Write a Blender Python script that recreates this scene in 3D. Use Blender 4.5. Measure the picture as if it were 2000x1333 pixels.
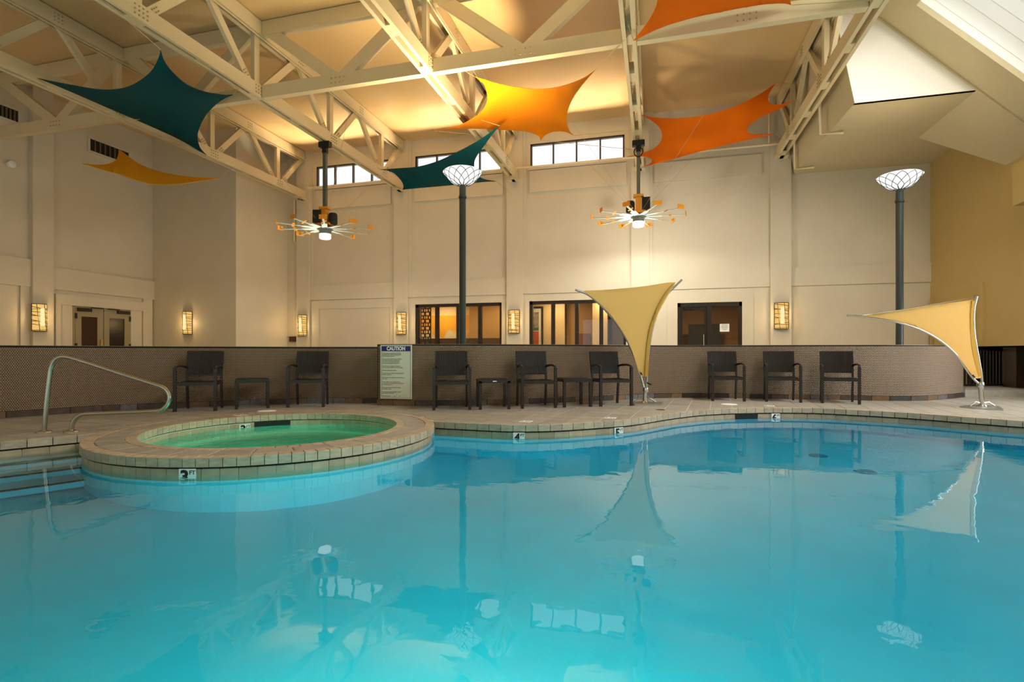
import bpy, bmesh, math, random
import numpy as np
from math import sin, cos, tan, atan2, pi, radians, sqrt
from mathutils import Vector, Matrix
from mathutils.geometry import delaunay_2d_cdt

for o in list(bpy.data.objects):
    bpy.data.objects.remove(o)
scene = bpy.context.scene
COL = scene.collection
random.seed(7)

# ------------------------------------------------------------------ camera
FPX, HZ, EYE = 1030.0, 688.0, 0.90          # focal length (px of a 2000 px frame), horizon row, eye height
TH = atan2(280.0, 1030.0)                   # camera is turned this far left of the room's long axis (+Y)
ST, CT = sin(TH), cos(TH)
cam_d = bpy.data.cameras.new('camera')
cam = bpy.data.objects.new('camera', cam_d)
COL.objects.link(cam)
cam.location = (0, 0, EYE)
cam.rotation_euler = (pi / 2, 0, TH)
cam_d.sensor_width = 36
cam_d.lens = FPX / 2000 * 36
cam_d.shift_y = (HZ - 666.5) / 2000
cam_d.clip_start = 0.05
cam_d.clip_end = 200
scene.camera = cam

# ------------------------------------------------------------------ colour management, world, lights
vs = scene.view_settings
vs.view_transform = 'Standard'
vs.look = 'None'
vs.gamma = 1
vs.use_curve_mapping = False
vs.exposure = 0.12
cy = scene.cycles
cy.max_bounces = 7
cy.diffuse_bounces = 4
cy.glossy_bounces = 4
cy.transmission_bounces = 4
cy.transparent_max_bounces = 10
cy.caustics_reflective = False
cy.caustics_refractive = True
cy.sample_clamp_indirect = 6.0
cy.use_denoising = True


def lin(r, g, b):
    f = lambda c: (c / 255 / 12.92) if c / 255 <= 0.04045 else ((c / 255 + 0.055) / 1.055) ** 2.4
    return (f(r), f(g), f(b), 1.0)


world = bpy.data.worlds.new('sky')
scene.world = world
world.use_nodes = True
wn = world.node_tree.nodes
bg = wn['Background']
SKY_STRENGTH = 1.4
bg.inputs['Color'].default_value = (0.90, 0.95, 1.0, 1)
bg.inputs['Strength'].default_value = SKY_STRENGTH


def light(name, kind, loc, energy, color, size=None, size_y=None, rot=None, target=None, spread=None, shape=None, blend=None, angle=None, glossy=True):
    d = bpy.data.lights.new(name, kind)
    d.energy = energy
    d.color = color
    if kind == 'AREA':
        d.shape = shape or ('RECTANGLE' if size_y else 'DISK')
        d.size = size
        if size_y:
            d.size_y = size_y
        if spread:
            d.spread = spread
    elif size is not None:
        d.shadow_soft_size = size
    if kind == 'SPOT':
        d.spot_size = angle
        d.spot_blend = blend or 0.6
    o = bpy.data.objects.new(name, d)
    COL.objects.link(o)
    o.location = loc
    if target is not None:
        o.rotation_euler = (Vector(target) - Vector(loc)).to_track_quat('-Z', 'Y').to_euler()
    elif rot is not None:
        o.rotation_euler = rot
    o.visible_glossy = glossy
    return o


WARM = (1.0, 0.78, 0.48)
# daylight through the glazed roof above the pool
light('skylight_daylight', 'AREA', (5.6, 6.2, 7.0), 900, (1.0, 0.97, 0.92), size=2.4, size_y=6.6, rot=(0, radians(45), 0), glossy=False)
light('side_window_daylight', 'AREA', (7.06, 9.8, 1.4), 62, (0.95, 0.98, 1.0), size=3.4, size_y=1.8, target=(0, 9.8, 1.0))
# warm fill lamps added outside the high windows to brighten the ceiling
for wx in (-10.4, -6.4, -2.4):
    light('ceiling_fill', 'AREA', (wx, 19.0, 5.9), 1500, (1.0, 0.80, 0.58), size=3.0, size_y=0.7, target=(wx, 15.0, 8.0), glossy=False)
# lamps under water in the pool wall below the camera and at the ends, and in the hot tub
POOL_LIGHTS = [((-2.2, 0.55, -0.85), (-2.2, 5, -1.5), 10), ((-0.3, 0.55, -0.9), (-0.3, 6, -1.6), 230), ((3.4, 0.9, -0.9), (2.0, 6, -1.7), 14), ((6.3, 5.5, -0.7), (2.0, 6.5, -1.6), 14)]
for i, (p, t, e) in enumerate(POOL_LIGHTS):
    light('pool_lamp', 'AREA', p, e, (0.62, 1.0, 0.70) if i < 2 else (0.35, 0.75, 1.0), size=0.5, target=t)
light('hot_tub_lamp', 'AREA', (-4.3, 4.25, -0.5), 30, (0.8, 1.0, 0.95), size=0.3, target=(-4.3, 6.0, -0.7))

# ------------------------------------------------------------------ helpers: picture rays to points of the room
CAMP = Vector((0, 0, EYE))


def ray(u, v):
    a = (u - 1000) / FPX
    return Vector((a * CT - ST, a * ST + CT, (HZ - v) / FPX))


def atd(u, v, d):
    return CAMP + ray(u, v) * d


def onz(u, v, z=0.0):
    r = ray(u, v)
    return CAMP + r * ((z - EYE) / r.z)


def ony(u, v, y):
    r = ray(u, v)
    return CAMP + r * (y / r.y)


def onx(u, v, x):
    r = ray(u, v)
    return CAMP + r * (x / r.x)


def onplane(u, v, p0, n):
    r = ray(u, v)
    return CAMP + r * ((p0 - CAMP).dot(n) / r.dot(n))


# ------------------------------------------------------------------ helpers: meshes and objects
class MB:
    def __init__(self):
        self.v, self.f = [], []

    def add(self, vs_, fs_):
        n = len(self.v)
        self.v += [Vector(p) for p in vs_]
        self.f += [tuple(i + n for i in f) for f in fs_]
        return self

    def box(self, x0, y0, z0, x1, y1, z1):
        if x0 > x1: x0, x1 = x1, x0
        if y0 > y1: y0, y1 = y1, y0
        if z0 > z1: z0, z1 = z1, z0
        return self.add([(x0, y0, z0), (x1, y0, z0), (x1, y1, z0), (x0, y1, z0), (x0, y0, z1), (x1, y0, z1), (x1, y1, z1), (x0, y1, z1)],
                        [(3, 2, 1, 0), (4, 5, 6, 7), (0, 1, 5, 4), (1, 2, 6, 5), (2, 3, 7, 6), (3, 0, 4, 7)])

    def obox(self, c, ax, ay, az, hx, hy, hz):
        c = Vector(c)
        P = [c + ax * (sx * hx) + ay * (sy * hy) + az * (sz * hz) for sz in (-1, 1) for sx, sy in ((-1, -1), (1, -1), (1, 1), (-1, 1))]
        return self.add(P, [(3, 2, 1, 0), (4, 5, 6, 7), (0, 1, 5, 4), (1, 2, 6, 5), (2, 3, 7, 6), (3, 0, 4, 7)])

    def beam(self, p, q, w, h, side=Vector((1, 0, 0))):
        """bar from p to q, w along the side vector, h across it"""
        p, q = Vector(p), Vector(q)
        d = (q - p).normalized()
        s = (Vector(side) - d * d.dot(Vector(side)))
        if s.length < 1e-5:
            s = d.orthogonal()
        s.normalize()
        u = d.cross(s)
        return self.obox((p + q) / 2, s, u, d, w / 2, h / 2, (q - p).length / 2)

    def tube(self, pts, r, n=8, closed=False, caps=True):
        pts = [Vector(p) for p in pts]
        m = len(pts)
        rr = r if isinstance(r, (list, tuple)) else [r] * m
        tang = []
        for i in range(m):
            if closed:
                t = pts[(i + 1) % m] - pts[i - 1]
            else:
                t = pts[min(i + 1, m - 1)] - pts[max(i - 1, 0)]
            tang.append(t.normalized())
        nrm = tang[0].orthogonal().normalized()
        rings = []
        for i in range(m):
            nrm = (nrm - tang[i] * nrm.dot(tang[i]))
            if nrm.length < 1e-6:
                nrm = tang[i].orthogonal()
            nrm.normalize()
            b = tang[i].cross(nrm)
            rings.append([pts[i] + (nrm * cos(2 * pi * k / n) + b * sin(2 * pi * k / n)) * rr[i] for k in range(n)])
        vs_ = [p for ring in rings for p in ring]
        fs_ = []
        for i in range(m if closed else m - 1):
            j = (i + 1) % m
            for k in range(n):
                fs_.append((i * n + k, i * n + (k + 1) % n, j * n + (k + 1) % n, j * n + k))
        if caps and not closed:
            fs_.append(tuple(range(n - 1, -1, -1)))
            fs_.append(tuple((m - 1) * n + k for k in range(n)))
        return self.add(vs_, fs_)

    def lathe(self, prof, n=24, c=(0, 0, 0), cap=False):
        c = Vector(c)
        vs_ = [c + Vector((r * cos(2 * pi * k / n), r * sin(2 * pi * k / n), z)) for r, z in prof for k in range(n)]
        fs_ = []
        for i in range(len(prof) - 1):
            for k in range(n):
                fs_.append((i * n + k, i * n + (k + 1) % n, (i + 1) * n + (k + 1) % n, (i + 1) * n + k))
        if cap:
            fs_.append(tuple(range(n - 1, -1, -1)))
            fs_.append(tuple((len(prof) - 1) * n + k for k in range(n)))
        return self.add(vs_, fs_)

    def prism(self, poly, z0, z1):
        """upright prism over a plan polygon (counter-clockwise)"""
        n = len(poly)
        zz = lambda p, z: z(p[0], p[1]) if callable(z) else z
        vs_ = [(p[0], p[1], zz(p, z0)) for p in poly] + [(p[0], p[1], zz(p, z1)) for p in poly]
        fs_ = [tuple(range(n - 1, -1, -1)), tuple(range(n, 2 * n))]
        fs_ += [(i, (i + 1) % n, n + (i + 1) % n, n + i) for i in range(n)]
        return self.add(vs_, fs_)

    def slab(self, pts, off):
        """a polygon in space given thickness by the vector off"""
        n = len(pts)
        pts = [Vector(p) for p in pts]
        off = Vector(off)
        fs_ = [tuple(range(n)), tuple(range(2 * n - 1, n - 1, -1))]
        fs_ += [((i + 1) % n, i, n + i, n + (i + 1) % n) for i in range(n)]
        return self.add(pts + [p + off for p in pts], fs_)

    def build(self, name, mat, parent=None, smooth=False, kind=None, label=None):
        o = raw_mesh(name, [tuple(p) for p in self.v], self.f, mat, parent)
        if smooth:
            o.data.polygons.foreach_set('use_smooth', [True] * len(o.data.polygons))
            try:
                o.data.set_sharp_from_angle(angle=radians(40))
            except Exception:
                pass
        if kind:
            o['kind'] = kind
        if label:
            o['label'] = label
        return o


ORG = {}


def raw_mesh(name, verts, faces, mat, parent=None, recalc=True):
    off = ORG.get(parent.name, Vector()) if parent else Vector()
    me = bpy.data.meshes.new(name)
    me.from_pydata([(v[0] - off.x, v[1] - off.y, v[2] - off.z) for v in verts], [], faces)
    if recalc and len(faces) < 20000:
        b = bmesh.new()
        b.from_mesh(me)
        bmesh.ops.recalc_face_normals(b, faces=b.faces)
        b.to_mesh(me)
        b.free()
    me.materials.append(mat)
    o = bpy.data.objects.new(name, me)
    COL.objects.link(o)
    if parent:
        o.parent = parent
        ORG[o.name] = off
    return o


def tag(o, label, cat, group=None, kind=None):
    o['label'] = label
    o['category'] = cat
    if group:
        o['group'] = group
    if kind:
        o['kind'] = kind
    return o


def thing(name, label, cat, loc=(0, 0, 0), rotz=0, group=None, kind=None, local=False):
    """Empty at a thing's base. Part meshes are written in room coordinates unless local."""
    o = bpy.data.objects.new(name, None)
    o.empty_display_size = 0.1
    COL.objects.link(o)
    o.location = loc
    o.rotation_euler = (0, 0, rotz)
    ORG[o.name] = Vector() if local else Vector(loc)
    return tag(o, label, cat, group, kind)


def struct(o, label=None):
    o['kind'] = 'structure'
    if label:
        o['label'] = label
    return o


def sroot(name, loc=(0, 0, 0), label=None):
    o = bpy.data.objects.new(name, None)
    COL.objects.link(o)
    o.location = loc
    ORG[o.name] = Vector(loc)
    return struct(o, label)


def children(o):
    return [c for c in bpy.data.objects if c.parent == o]


def copy_tree(o, kids):
    c = o.copy()
    COL.objects.link(c)
    for k in kids.get(o.name, []):
        d = copy_tree(k, kids)
        d.parent = c
    return c


def kid_map():
    m = {}
    for c in bpy.data.objects:
        if c.parent:
            m.setdefault(c.parent.name, []).append(c)
    return m


def spline(pts, per=8, closed=False):
    """Catmull-Rom through the points"""
    P = [Vector(p) for p in pts]
    n = len(P)
    out = []
    for i in range(n if closed else n - 1):
        if closed:
            p0, p1, p2, p3 = P[i - 1], P[i], P[(i + 1) % n], P[(i + 2) % n]
        else:
            p1, p2 = P[i], P[i + 1]
            p0 = P[i - 1] if i > 0 else p1 * 2 - p2
            p3 = P[i + 2] if i + 2 < n else p2 * 2 - p1
        for k in range(per):
            t = k / per
            out.append(0.5 * ((2 * p1) + (p2 - p0) * t + (2 * p0 - 5 * p1 + 4 * p2 - p3) * t * t + (3 * p1 - p0 - 3 * p2 + p3) * t ** 3))
    if not closed:
        out.append(P[-1])
    return out


def resample(pts, step):
    L = [0]
    for a, b in zip(pts, pts[1:]):
        L.append(L[-1] + (b - a).length)
    n = max(1, round(L[-1] / step))
    out, j = [], 0
    for i in range(n + 1):
        s = L[-1] * i / n
        while j < len(L) - 2 and L[j + 1] < s:
            j += 1
        t = (s - L[j]) / max(1e-9, L[j + 1] - L[j])
        out.append(pts[j].lerp(pts[j + 1], min(1, max(0, t))))
    return out


def text_mesh(body, size, mat, parent, M, name='lettering', align='CENTER', extrude=0.0005, bold=0.0, xscale=1.0):
    c = bpy.data.curves.new('lettering', 'FONT')
    c.body = body
    c.size = size
    c.align_x = align
    c.align_y = 'CENTER'
    c.extrude = extrude
    c.offset = bold
    c.resolution_u = 3
    t = bpy.data.objects.new('tmp', c)
    COL.objects.link(t)
    dg = bpy.context.evaluated_depsgraph_get()
    me = bpy.data.meshes.new_from_object(t.evaluated_get(dg))
    bpy.data.objects.remove(t)
    off = ORG.get(parent.name, Vector())
    me.transform(Matrix.Translation(-off) @ M @ Matrix.Diagonal((xscale, 1, 1, 1)))
    me.materials.clear()
    me.materials.append(mat)
    o = bpy.data.objects.new(name, me)
    COL.objects.link(o)
    o.parent = parent
    ORG[o.name] = off
    return o


def face_matrix(center, xdir, zdir=Vector((0, 0, 1))):
    """matrix whose x runs along xdir, y up, z out of the face"""
    x = Vector(xdir).normalized()
    y = Vector(zdir).normalized()
    z = x.cross(y)
    return Matrix(((x.x, y.x, z.x, center[0]), (x.y, y.y, z.y, center[1]), (x.z, y.z, z.z, center[2]), (0, 0, 0, 1)))


# ------------------------------------------------------------------ materials
MATS = {}


def mat(name, col, rough=0.5, metal=0.0, spec=0.5, emit=None, estr=0.0, noise=0.0, nscale=8.0, bump=0.0, bscale=40.0, rand=0.0, coat=0.0, stretch=None, sss=0.0):
    m = bpy.data.materials.new(name)
    m.use_nodes = True
    nt = m.node_tree
    N, L = nt.nodes, nt.links
    b = N['Principled BSDF']
    c = col if len(col) == 4 else (*col, 1)
    b.inputs['Base Color'].default_value = c
    b.inputs['Roughness'].default_value = rough
    b.inputs['Metallic'].default_value = metal
    b.inputs['Specular IOR Level'].default_value = spec
    b.inputs['Coat Weight'].default_value = coat
    b.inputs['Coat Roughness'].default_value = 0.10
    if emit:
        b.inputs['Emission Color'].default_value = emit if len(emit) == 4 else (*emit, 1)
        b.inputs['Emission Strength'].default_value = estr
    tc = N.new('ShaderNodeTexCoord')
    src = tc.outputs['Object']
    if stretch:
        mp = N.new('ShaderNodeMapping')
        mp.inputs['Scale'].default_value = stretch
        L.new(src, mp.inputs['Vector'])
        src = mp.outputs['Vector']
    if noise or rand:
        hsv = N.new('ShaderNodeHueSaturation')
        hsv.inputs['Color'].default_value = c
        add = None
        if noise:
            tx = N.new('ShaderNodeTexNoise')
            tx.inputs['Scale'].default_value = nscale
            tx.inputs['Detail'].default_value = 5
            L.new(src, tx.inputs['Vector'])
            mr = N.new('ShaderNodeMapRange')
            mr.inputs['From Min'].default_value = 0.3
            mr.inputs['From Max'].default_value = 0.7
            mr.inputs['To Min'].default_value = 1 - noise
            mr.inputs['To Max'].default_value = 1 + noise
            L.new(tx.outputs['Fac'], mr.inputs['Value'])
            add = mr.outputs['Result']
        if rand:
            oi = N.new('ShaderNodeObjectInfo')
            mr2 = N.new('ShaderNodeMapRange')
            mr2.inputs['To Min'].default_value = 1 - rand
            mr2.inputs['To Max'].default_value = 1 + rand
            L.new(oi.outputs['Random'], mr2.inputs['Value'])
            if add is not None:
                mm = N.new('ShaderNodeMath')
                mm.operation = 'MULTIPLY'
                L.new(add, mm.inputs[0])
                L.new(mr2.outputs['Result'], mm.inputs[1])
                add = mm.outputs[0]
            else:
                add = mr2.outputs['Result']
        L.new(add, hsv.inputs['Value'])
        L.new(hsv.outputs['Color'], b.inputs['Base Color'])
    if bump:
        bt = N.new('ShaderNodeTexNoise')
        bt.inputs['Scale'].default_value = bscale
        bt.inputs['Detail'].default_value = 4
        L.new(src, bt.inputs['Vector'])
        bp = N.new('ShaderNodeBump')
        bp.inputs['Strength'].default_value = bump
        bp.inputs['Distance'].default_value = 0.01
        L.new(bt.outputs['Fac'], bp.inputs['Height'])
        L.new(bp.outputs['Normal'], b.inputs['Normal'])
    MATS[name] = m
    return m


def emis(name, col, strength):
    m = bpy.data.materials.new(name)
    m.use_nodes = True
    N, L = m.node_tree.nodes, m.node_tree.links
    N.remove(N['Principled BSDF'])
    e = N.new('ShaderNodeEmission')
    e.inputs['Color'].default_value = (*col[:3], 1)
    e.inputs['Strength'].default_value = strength
    L.new(e.outputs[0], N['Material Output'].inputs['Surface'])
    MATS[name] = m
    return m


def glassy(name, tint, ior=1.45, rough=0.0, bump=0.0, bscale=6.0, rdark=1.0, absorb=None):
    """thin clear sheet: tinted straight-through light plus a Fresnel reflection"""
    m = bpy.data.materials.new(name)
    m.use_nodes = True
    N, L = m.node_tree.nodes, m.node_tree.links
    N.remove(N['Principled BSDF'])
    tr = N.new('ShaderNodeBsdfTransparent')
    tr.inputs['Color'].default_value = (*tint, 1)
    gl = N.new('ShaderNodeBsdfGlossy')
    gl.inputs['Roughness'].default_value = rough
    fr = N.new('ShaderNodeFresnel')
    fr.inputs['IOR'].default_value = ior
    mx = N.new('ShaderNodeMixShader')
    L.new(fr.outputs[0], mx.inputs[0])
    L.new(tr.outputs[0], mx.inputs[1])
    L.new(gl.outputs[0], mx.inputs[2])
    L.new(mx.outputs[0], N['Material Output'].inputs['Surface'])
    if bump:
        tc = N.new('ShaderNodeTexCoord')
        nz = N.new('ShaderNodeTexNoise')
        nz.inputs['Scale'].default_value = bscale
        nz.inputs['Detail'].default_value = 3
        L.new(tc.outputs['Object'], nz.inputs['Vector'])
        bp = N.new('ShaderNodeBump')
        bp.inputs['Strength'].default_value = bump
        bp.inputs['Distance'].default_value = 0.02
        L.new(nz.outputs['Fac'], bp.inputs['Height'])
        L.new(bp.outputs['Normal'], gl.inputs['Normal'])
        L.new(bp.outputs['Normal'], fr.inputs['Normal'])
    if absorb:
        va = N.new('ShaderNodeVolumeAbsorption')
        va.inputs['Color'].default_value = (*absorb[0], 1)
        va.inputs['Density'].default_value = absorb[1]
        L.new(va.outputs[0], N['Material Output'].inputs['Volume'])
    MATS[name] = m
    return m


def watery(name, bump, bscale, col, dens):
    m = bpy.data.materials.new(name)
    m.use_nodes = True
    N, L = m.node_tree.nodes, m.node_tree.links
    N.remove(N['Principled BSDF'])
    g = N.new('ShaderNodeBsdfGlass')
    g.inputs['IOR'].default_value = 1.33
    g.inputs['Roughness'].default_value = 0.0
    L.new(g.outputs[0], N['Material Output'].inputs['Surface'])
    tc = N.new('ShaderNodeTexCoord')
    nz = N.new('ShaderNodeTexNoise')
    nz.inputs['Scale'].default_value = bscale
    nz.inputs['Detail'].default_value = 3
    L.new(tc.outputs['Object'], nz.inputs['Vector'])
    bp = N.new('ShaderNodeBump')
    bp.inputs['Strength'].default_value = bump
    bp.inputs['Distance'].default_value = 0.02
    L.new(nz.outputs['Fac'], bp.inputs['Height'])
    L.new(bp.outputs['Normal'], g.inputs['Normal'])
    va = N.new('ShaderNodeVolumeAbsorption')
    va.inputs['Color'].default_value = (*col, 1)
    va.inputs['Density'].default_value = dens
    L.new(va.outputs[0], N['Material Output'].inputs['Volume'])
    MATS[name] = m
    return m


M_WALL = mat('wall_paint', lin(206, 195, 169), 0.48, spec=0.35, noise=0.03, nscale=1.2, bump=0.06, bscale=60)
M_WALLR = mat('wall_paint_ochre', lin(184, 158, 98), 0.5, spec=0.35, noise=0.03, nscale=1.2, bump=0.06, bscale=60)
M_CEIL = mat('ceiling_paint', lin(210, 178, 124), 0.30, spec=0.45, noise=0.02, nscale=1.0, bump=0.03, bscale=3)
M_GABLE = mat('gable_white', lin(236, 231, 218), 0.5, spec=0.3)
M_SLOPE = mat('slope_paint', lin(192, 177, 140), 0.5, spec=0.3, noise=0.02)
M_TRUSS = mat('truss_paint', lin(212, 194, 152), 0.38, spec=0.4, noise=0.03, nscale=2)
M_BOLT = mat('bolt_dark', lin(170, 150, 110), 0.5)
M_DARKFRAME = mat('bronze_frame', lin(38, 30, 24), 0.4)
M_STONE = mat('deck_stone', lin(152, 147, 135), 0.42, noise=0.12, nscale=9, rand=0.10, bump=0.12, bscale=30)
M_COPE = mat('coping_stone', lin(172, 155, 130), 0.42, noise=0.16, nscale=14, rand=0.12, bump=0.15, bscale=40, stretch=(1, 1, 3))
M_LINE = mat('waterline_stone', lin(168, 148, 120), 0.40, noise=0.12, nscale=10, rand=0.10)
M_GROUT = mat('grout', lin(212, 205, 190), 0.8)
M_GROUTD = mat('grout_dark', lin(22, 18, 14), 0.8)
M_PENNY = mat('penny_tile', lin(156, 133, 108), 0.22, metal=0.35, spec=0.6, coat=1.0)
M_SLATE = [mat('slate_a', lin(74, 60, 50), 0.35, noise=0.25, nscale=14), mat('slate_b', lin(108, 84, 62), 0.35, noise=0.25, nscale=14),
           mat('slate_c', lin(96, 94, 92), 0.35, noise=0.25, nscale=14), mat('slate_d', lin(52, 44, 40), 0.35, noise=0.25, nscale=14)]
M_PLASTER = mat('pool_plaster', lin(174, 214, 224), 0.7, noise=0.05, nscale=1.5)
M_TUBPL = mat('tub_plaster', lin(190, 222, 200), 0.7, noise=0.05, nscale=2)
M_WATER = watery('pool_water', 0.12, 2.6, (0.0, 0.832, 0.92), 0.85)
M_TUBW = watery('tub_water', 0.35, 9.0, (0.02, 0.84, 0.72), 1.2)
M_WICKER = mat('dark_wicker', lin(29, 24, 21), 0.42)
M_CHAIRFR = mat('dark_bronze_frame', lin(36, 28, 23), 0.38)
M_CHROME = mat('chrome', lin(205, 205, 200), 0.14, metal=1.0)
M_PLATE = mat('plate_steel', lin(190, 196, 190), 0.38, metal=0.9)
M_STEEL = mat('brushed_steel', lin(176, 172, 160), 0.24, metal=1.0)
M_WHITE = mat('white_paint', lin(232, 232, 224), 0.45)
M_NAVY = mat('navy_ink', lin(16, 20, 110), 0.45)
M_BLACK = mat('black', lin(22, 20, 18), 0.45)
M_INK = mat('ink', lin(96, 104, 92), 0.6)
M_DRAIN = mat('drain_blue', lin(112, 152, 168), 0.6)
M_TEAL = mat('teal_fabric', lin(6, 66, 70), 0.85, spec=0.1, noise=0.03, nscale=3)
M_ORANGE = mat('orange_fabric', lin(218, 102, 8), 0.85, spec=0.1)
M_AMBER = mat('amber_fabric', lin(190, 106, 2), 0.85, spec=0.1)
M_AMBERUP = mat('amber_fabric_brightened', lin(255, 190, 44), 0.85, spec=0.1)  # amber cloth with a lighter colour, making up for the small sail's shaded underside
M_SAND = mat('sand_fabric', lin(216, 170, 98), 0.85, spec=0.1, bump=0.1, bscale=6, stretch=(1, 1, 6))
M_SANDH = mat('sand_hem', lin(190, 146, 66), 0.85, spec=0.1)
M_POST = mat('post_green_grey', lin(44, 54, 50), 0.35)
M_FANG = mat('fan_grey', lin(110, 114, 104), 0.35, metal=0.5)
M_FANB = mat('fan_blade', lin(166, 176, 162), 0.5)
M_FANO = mat('fan_orange', lin(226, 146, 34), 0.45)
M_PIPE = mat('pipe_paint', lin(226, 208, 168), 0.4)
M_LAMPW = emis('lamp_white', (1.0, 0.98, 0.94), 1.0)
M_LED = emis('led_white', (1.0, 0.99, 0.94), 1.6)
M_SCONCE = emis('sconce_glow', (0.91, 0.56, 0.16), 0.9)
M_SCONCEC = emis('sconce_core', (1.0, 0.84, 0.42), 0.95)
M_LATT = mat('sconce_lattice', lin(70, 46, 22), 0.5)
M_LEAD = mat('lamp_lead', lin(70, 70, 66), 0.5)
M_GLASSUP = glassy('window_glass', (0.92, 0.92, 0.91), 1.45)
M_GLASS = glassy('clear_glass', (0.93, 0.92, 0.88), 1.45)
M_GLASSD = glassy('dark_glass', (0.55, 0.50, 0.42), 1.45)

# ================================================================== THE ROOM
YW = 16.6                    # back wall
XL = -16.54                  # left wall
XR = 7.12                    # right wall
YRET = 14.13                 # return wall between left wall and back wall
XSIDE = -13.1
ZC = 8.17                    # flat ceiling
XT = [-12.37, -8.45, -4.40, -0.45, 3.45]      # roof trusses / pilasters
ZB0, ZB1 = 6.47, 6.75        # bottom chords
ZT0, ZT1 = 7.84, 8.15        # top chords
YTR = 9.78                   # cross truss
WZ = -0.157                  # water


def cells(mb, xs, zs, holes, put):
    xs = sorted(set(xs + [h[0] for h in holes] + [h[1] for h in holes]))
    zs = sorted(set(zs + [h[2] for h in holes] + [h[3] for h in holes]))
    for a, b in zip(xs, xs[1:]):
        for c, d in zip(zs, zs[1:]):
            mx, mz = (a + b) / 2, (c + d) / 2
            if not any(h[0] < mx < h[1] and h[2] < mz < h[3] for h in holes):
                put(mb, a, c, b, d)


UPW = [(XT[i] + 0.50, XT[i + 1] - 0.47, 6.84, 7.62) for i in range(3)]
SF_A = (-7.95, -4.86, 0.0, 2.53)
SF_B = (-3.93, -0.87, 0.0, 2.54)
DR_B = (0.64, 2.44, 0.0, 2.37)

mb = MB()
cells(mb, [XSIDE - 0.2, XR + 2.2], [-0.2, ZC + 0.3], UPW + [SF_A, SF_B, DR_B], lambda m, a, c, b, d: m.box(a, YW, c, b, YW + 0.22, d))
wall_back = struct(mb.build('wall_back', M_WALL), 'tall cream back wall with flat pilasters and high strip windows')
# pilasters, bands and raised panels belong to the wall
for x in XT:
    MB().box(x - 0.27, YW - 0.10, 0, x + 0.27, YW, ZC).build('pilaster', M_WALL, wall_back)
bays = [(XT[i] + 0.27, XT[i + 1] - 0.27) for i in range(4)] + [(XT[4] + 0.27, XR)]
for i, (a, b) in enumerate(bays):
    mb = MB().box(a, YW - 0.045, 2.78, b, YW, 3.32 if i < 4 else 3.30)
    mb.build('wall_band', M_WALL, wall_back)
    # narrow side returns beside the pilasters
    if i < 4:
        MB().box(a, YW - 0.05, 3.32, a + 0.10, YW, ZC).build('wall_fillet', M_WALL, wall_back)
for i, (a, b, c, d) in enumerate(UPW):
    MB().box(a - 0.02, YW - 0.05, 6.05, b + 0.06, YW, 6.74).build('wall_panel', M_WALL, wall_back)
    MB().box(a - 0.05, YW - 0.08, 6.76, b + 0.05, YW, 6.84).build('window_sill', M_WALL, wall_back)
MB().box(-0.02, YW - 0.05, 6.04, 2.96, YW, 6.62).build('wall_panel', M_WALL, wall_back)
# blank panel of the first bay, framed as an old opening
pf = MB()
pa, pb = XT[0] + 0.62, XT[1] - 0.45
pf.box(XT[0] + 0.30, YW - 0.03, 0, pa, YW, 2.76).box(pb, YW - 0.03, 0, XT[1] - 0.28, YW, 2.76).box(pa, YW - 0.03, 2.45, pb, YW, 2.76)
pf.build('panel_frame', M_WALL, wall_back)
for (a, b, z) in ((SF_A[0], SF_A[1], SF_A[3]), (SF_B[0], SF_B[1], SF_B[3]), (DR_B[0], DR_B[1], DR_B[3])):
    m = MB().box(a - 0.30, YW - 0.02, 0, a, YW, z + 0.2).box(b, YW - 0.02, 0, b + 0.30, YW, z + 0.2).box(a, YW - 0.02, z, b, YW, z + 0.2)
    m.build('opening_trim', M_WALL, wall_back)

# high windows
n_win = 0
for i, (a, b, c, d) in enumerate(UPW):
    n_win += 1
    w = sroot('window_%d' % n_win, ((a + b) / 2, YW + 0.08, c), ['high strip window above the first fan, crossed by its pole', 'high strip window behind the small teal sail', 'high strip window under the central amber sail'][i])
    f = MB().box(a, YW + 0.03, c, a + 0.05, YW + 0.13, d).box(b - 0.05, YW + 0.03, c, b, YW + 0.13, d).box(a, YW + 0.03, d - 0.05, b, YW + 0.13, d).box(a, YW + 0.03, c, b, YW + 0.13, c + 0.04)
    f.build('window_frame', M_DARKFRAME, w)
    for k in range(4):
        xa = a + (b - a) * k / 4
        xb = a + (b - a) * (k + 1) / 4
        MB().box(xa + 0.02, YW + 0.075, c + 0.03, xb - 0.02, YW + 0.085, d - 0.04).build('pane', M_GLASSUP, w)
        if k:
            MB().box(xa - 0.022, YW + 0.03, c + 0.04, xa + 0.022, YW + 0.13, d - 0.05).build('mullion', M_DARKFRAME, w)

# storefront windows
for j, (S, lab) in enumerate(((SF_A, 'dark framed storefront window showing the orange mural, behind the tall lamp post'), (SF_B, 'dark framed storefront window with the framed picture inside'))):
    a, b, c, d = S
    n_win += 1
    w = sroot('window_%d' % n_win, ((a + b) / 2, YW + 0.1, 0), lab)
    f = MB().box(a, YW + 0.02, c, a + 0.10, YW + 0.16, d).box(b - 0.08, YW + 0.02, c, b, YW + 0.16, d).box(a, YW + 0.02, d - 0.10, b, YW + 0.16, d).box(a, YW + 0.02, c, b, YW + 0.16, c + 0.1)
    f.build('window_frame', M_DARKFRAME, w)
    for k in range(4):
        xa = a + (b - a) * k / 4
        xb = a + (b - a) * (k + 1) / 4
        MB().box(xa + 0.03, YW + 0.085, c + 0.08, xb - 0.03, YW + 0.095, d - 0.08).build('pane', M_GLASS, w)
        if k:
            MB().box(xa - 0.055, YW + 0.02, c + 0.1, xa + 0.055, YW + 0.16, d - 0.1).build('mullion', M_DARKFRAME, w)

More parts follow.
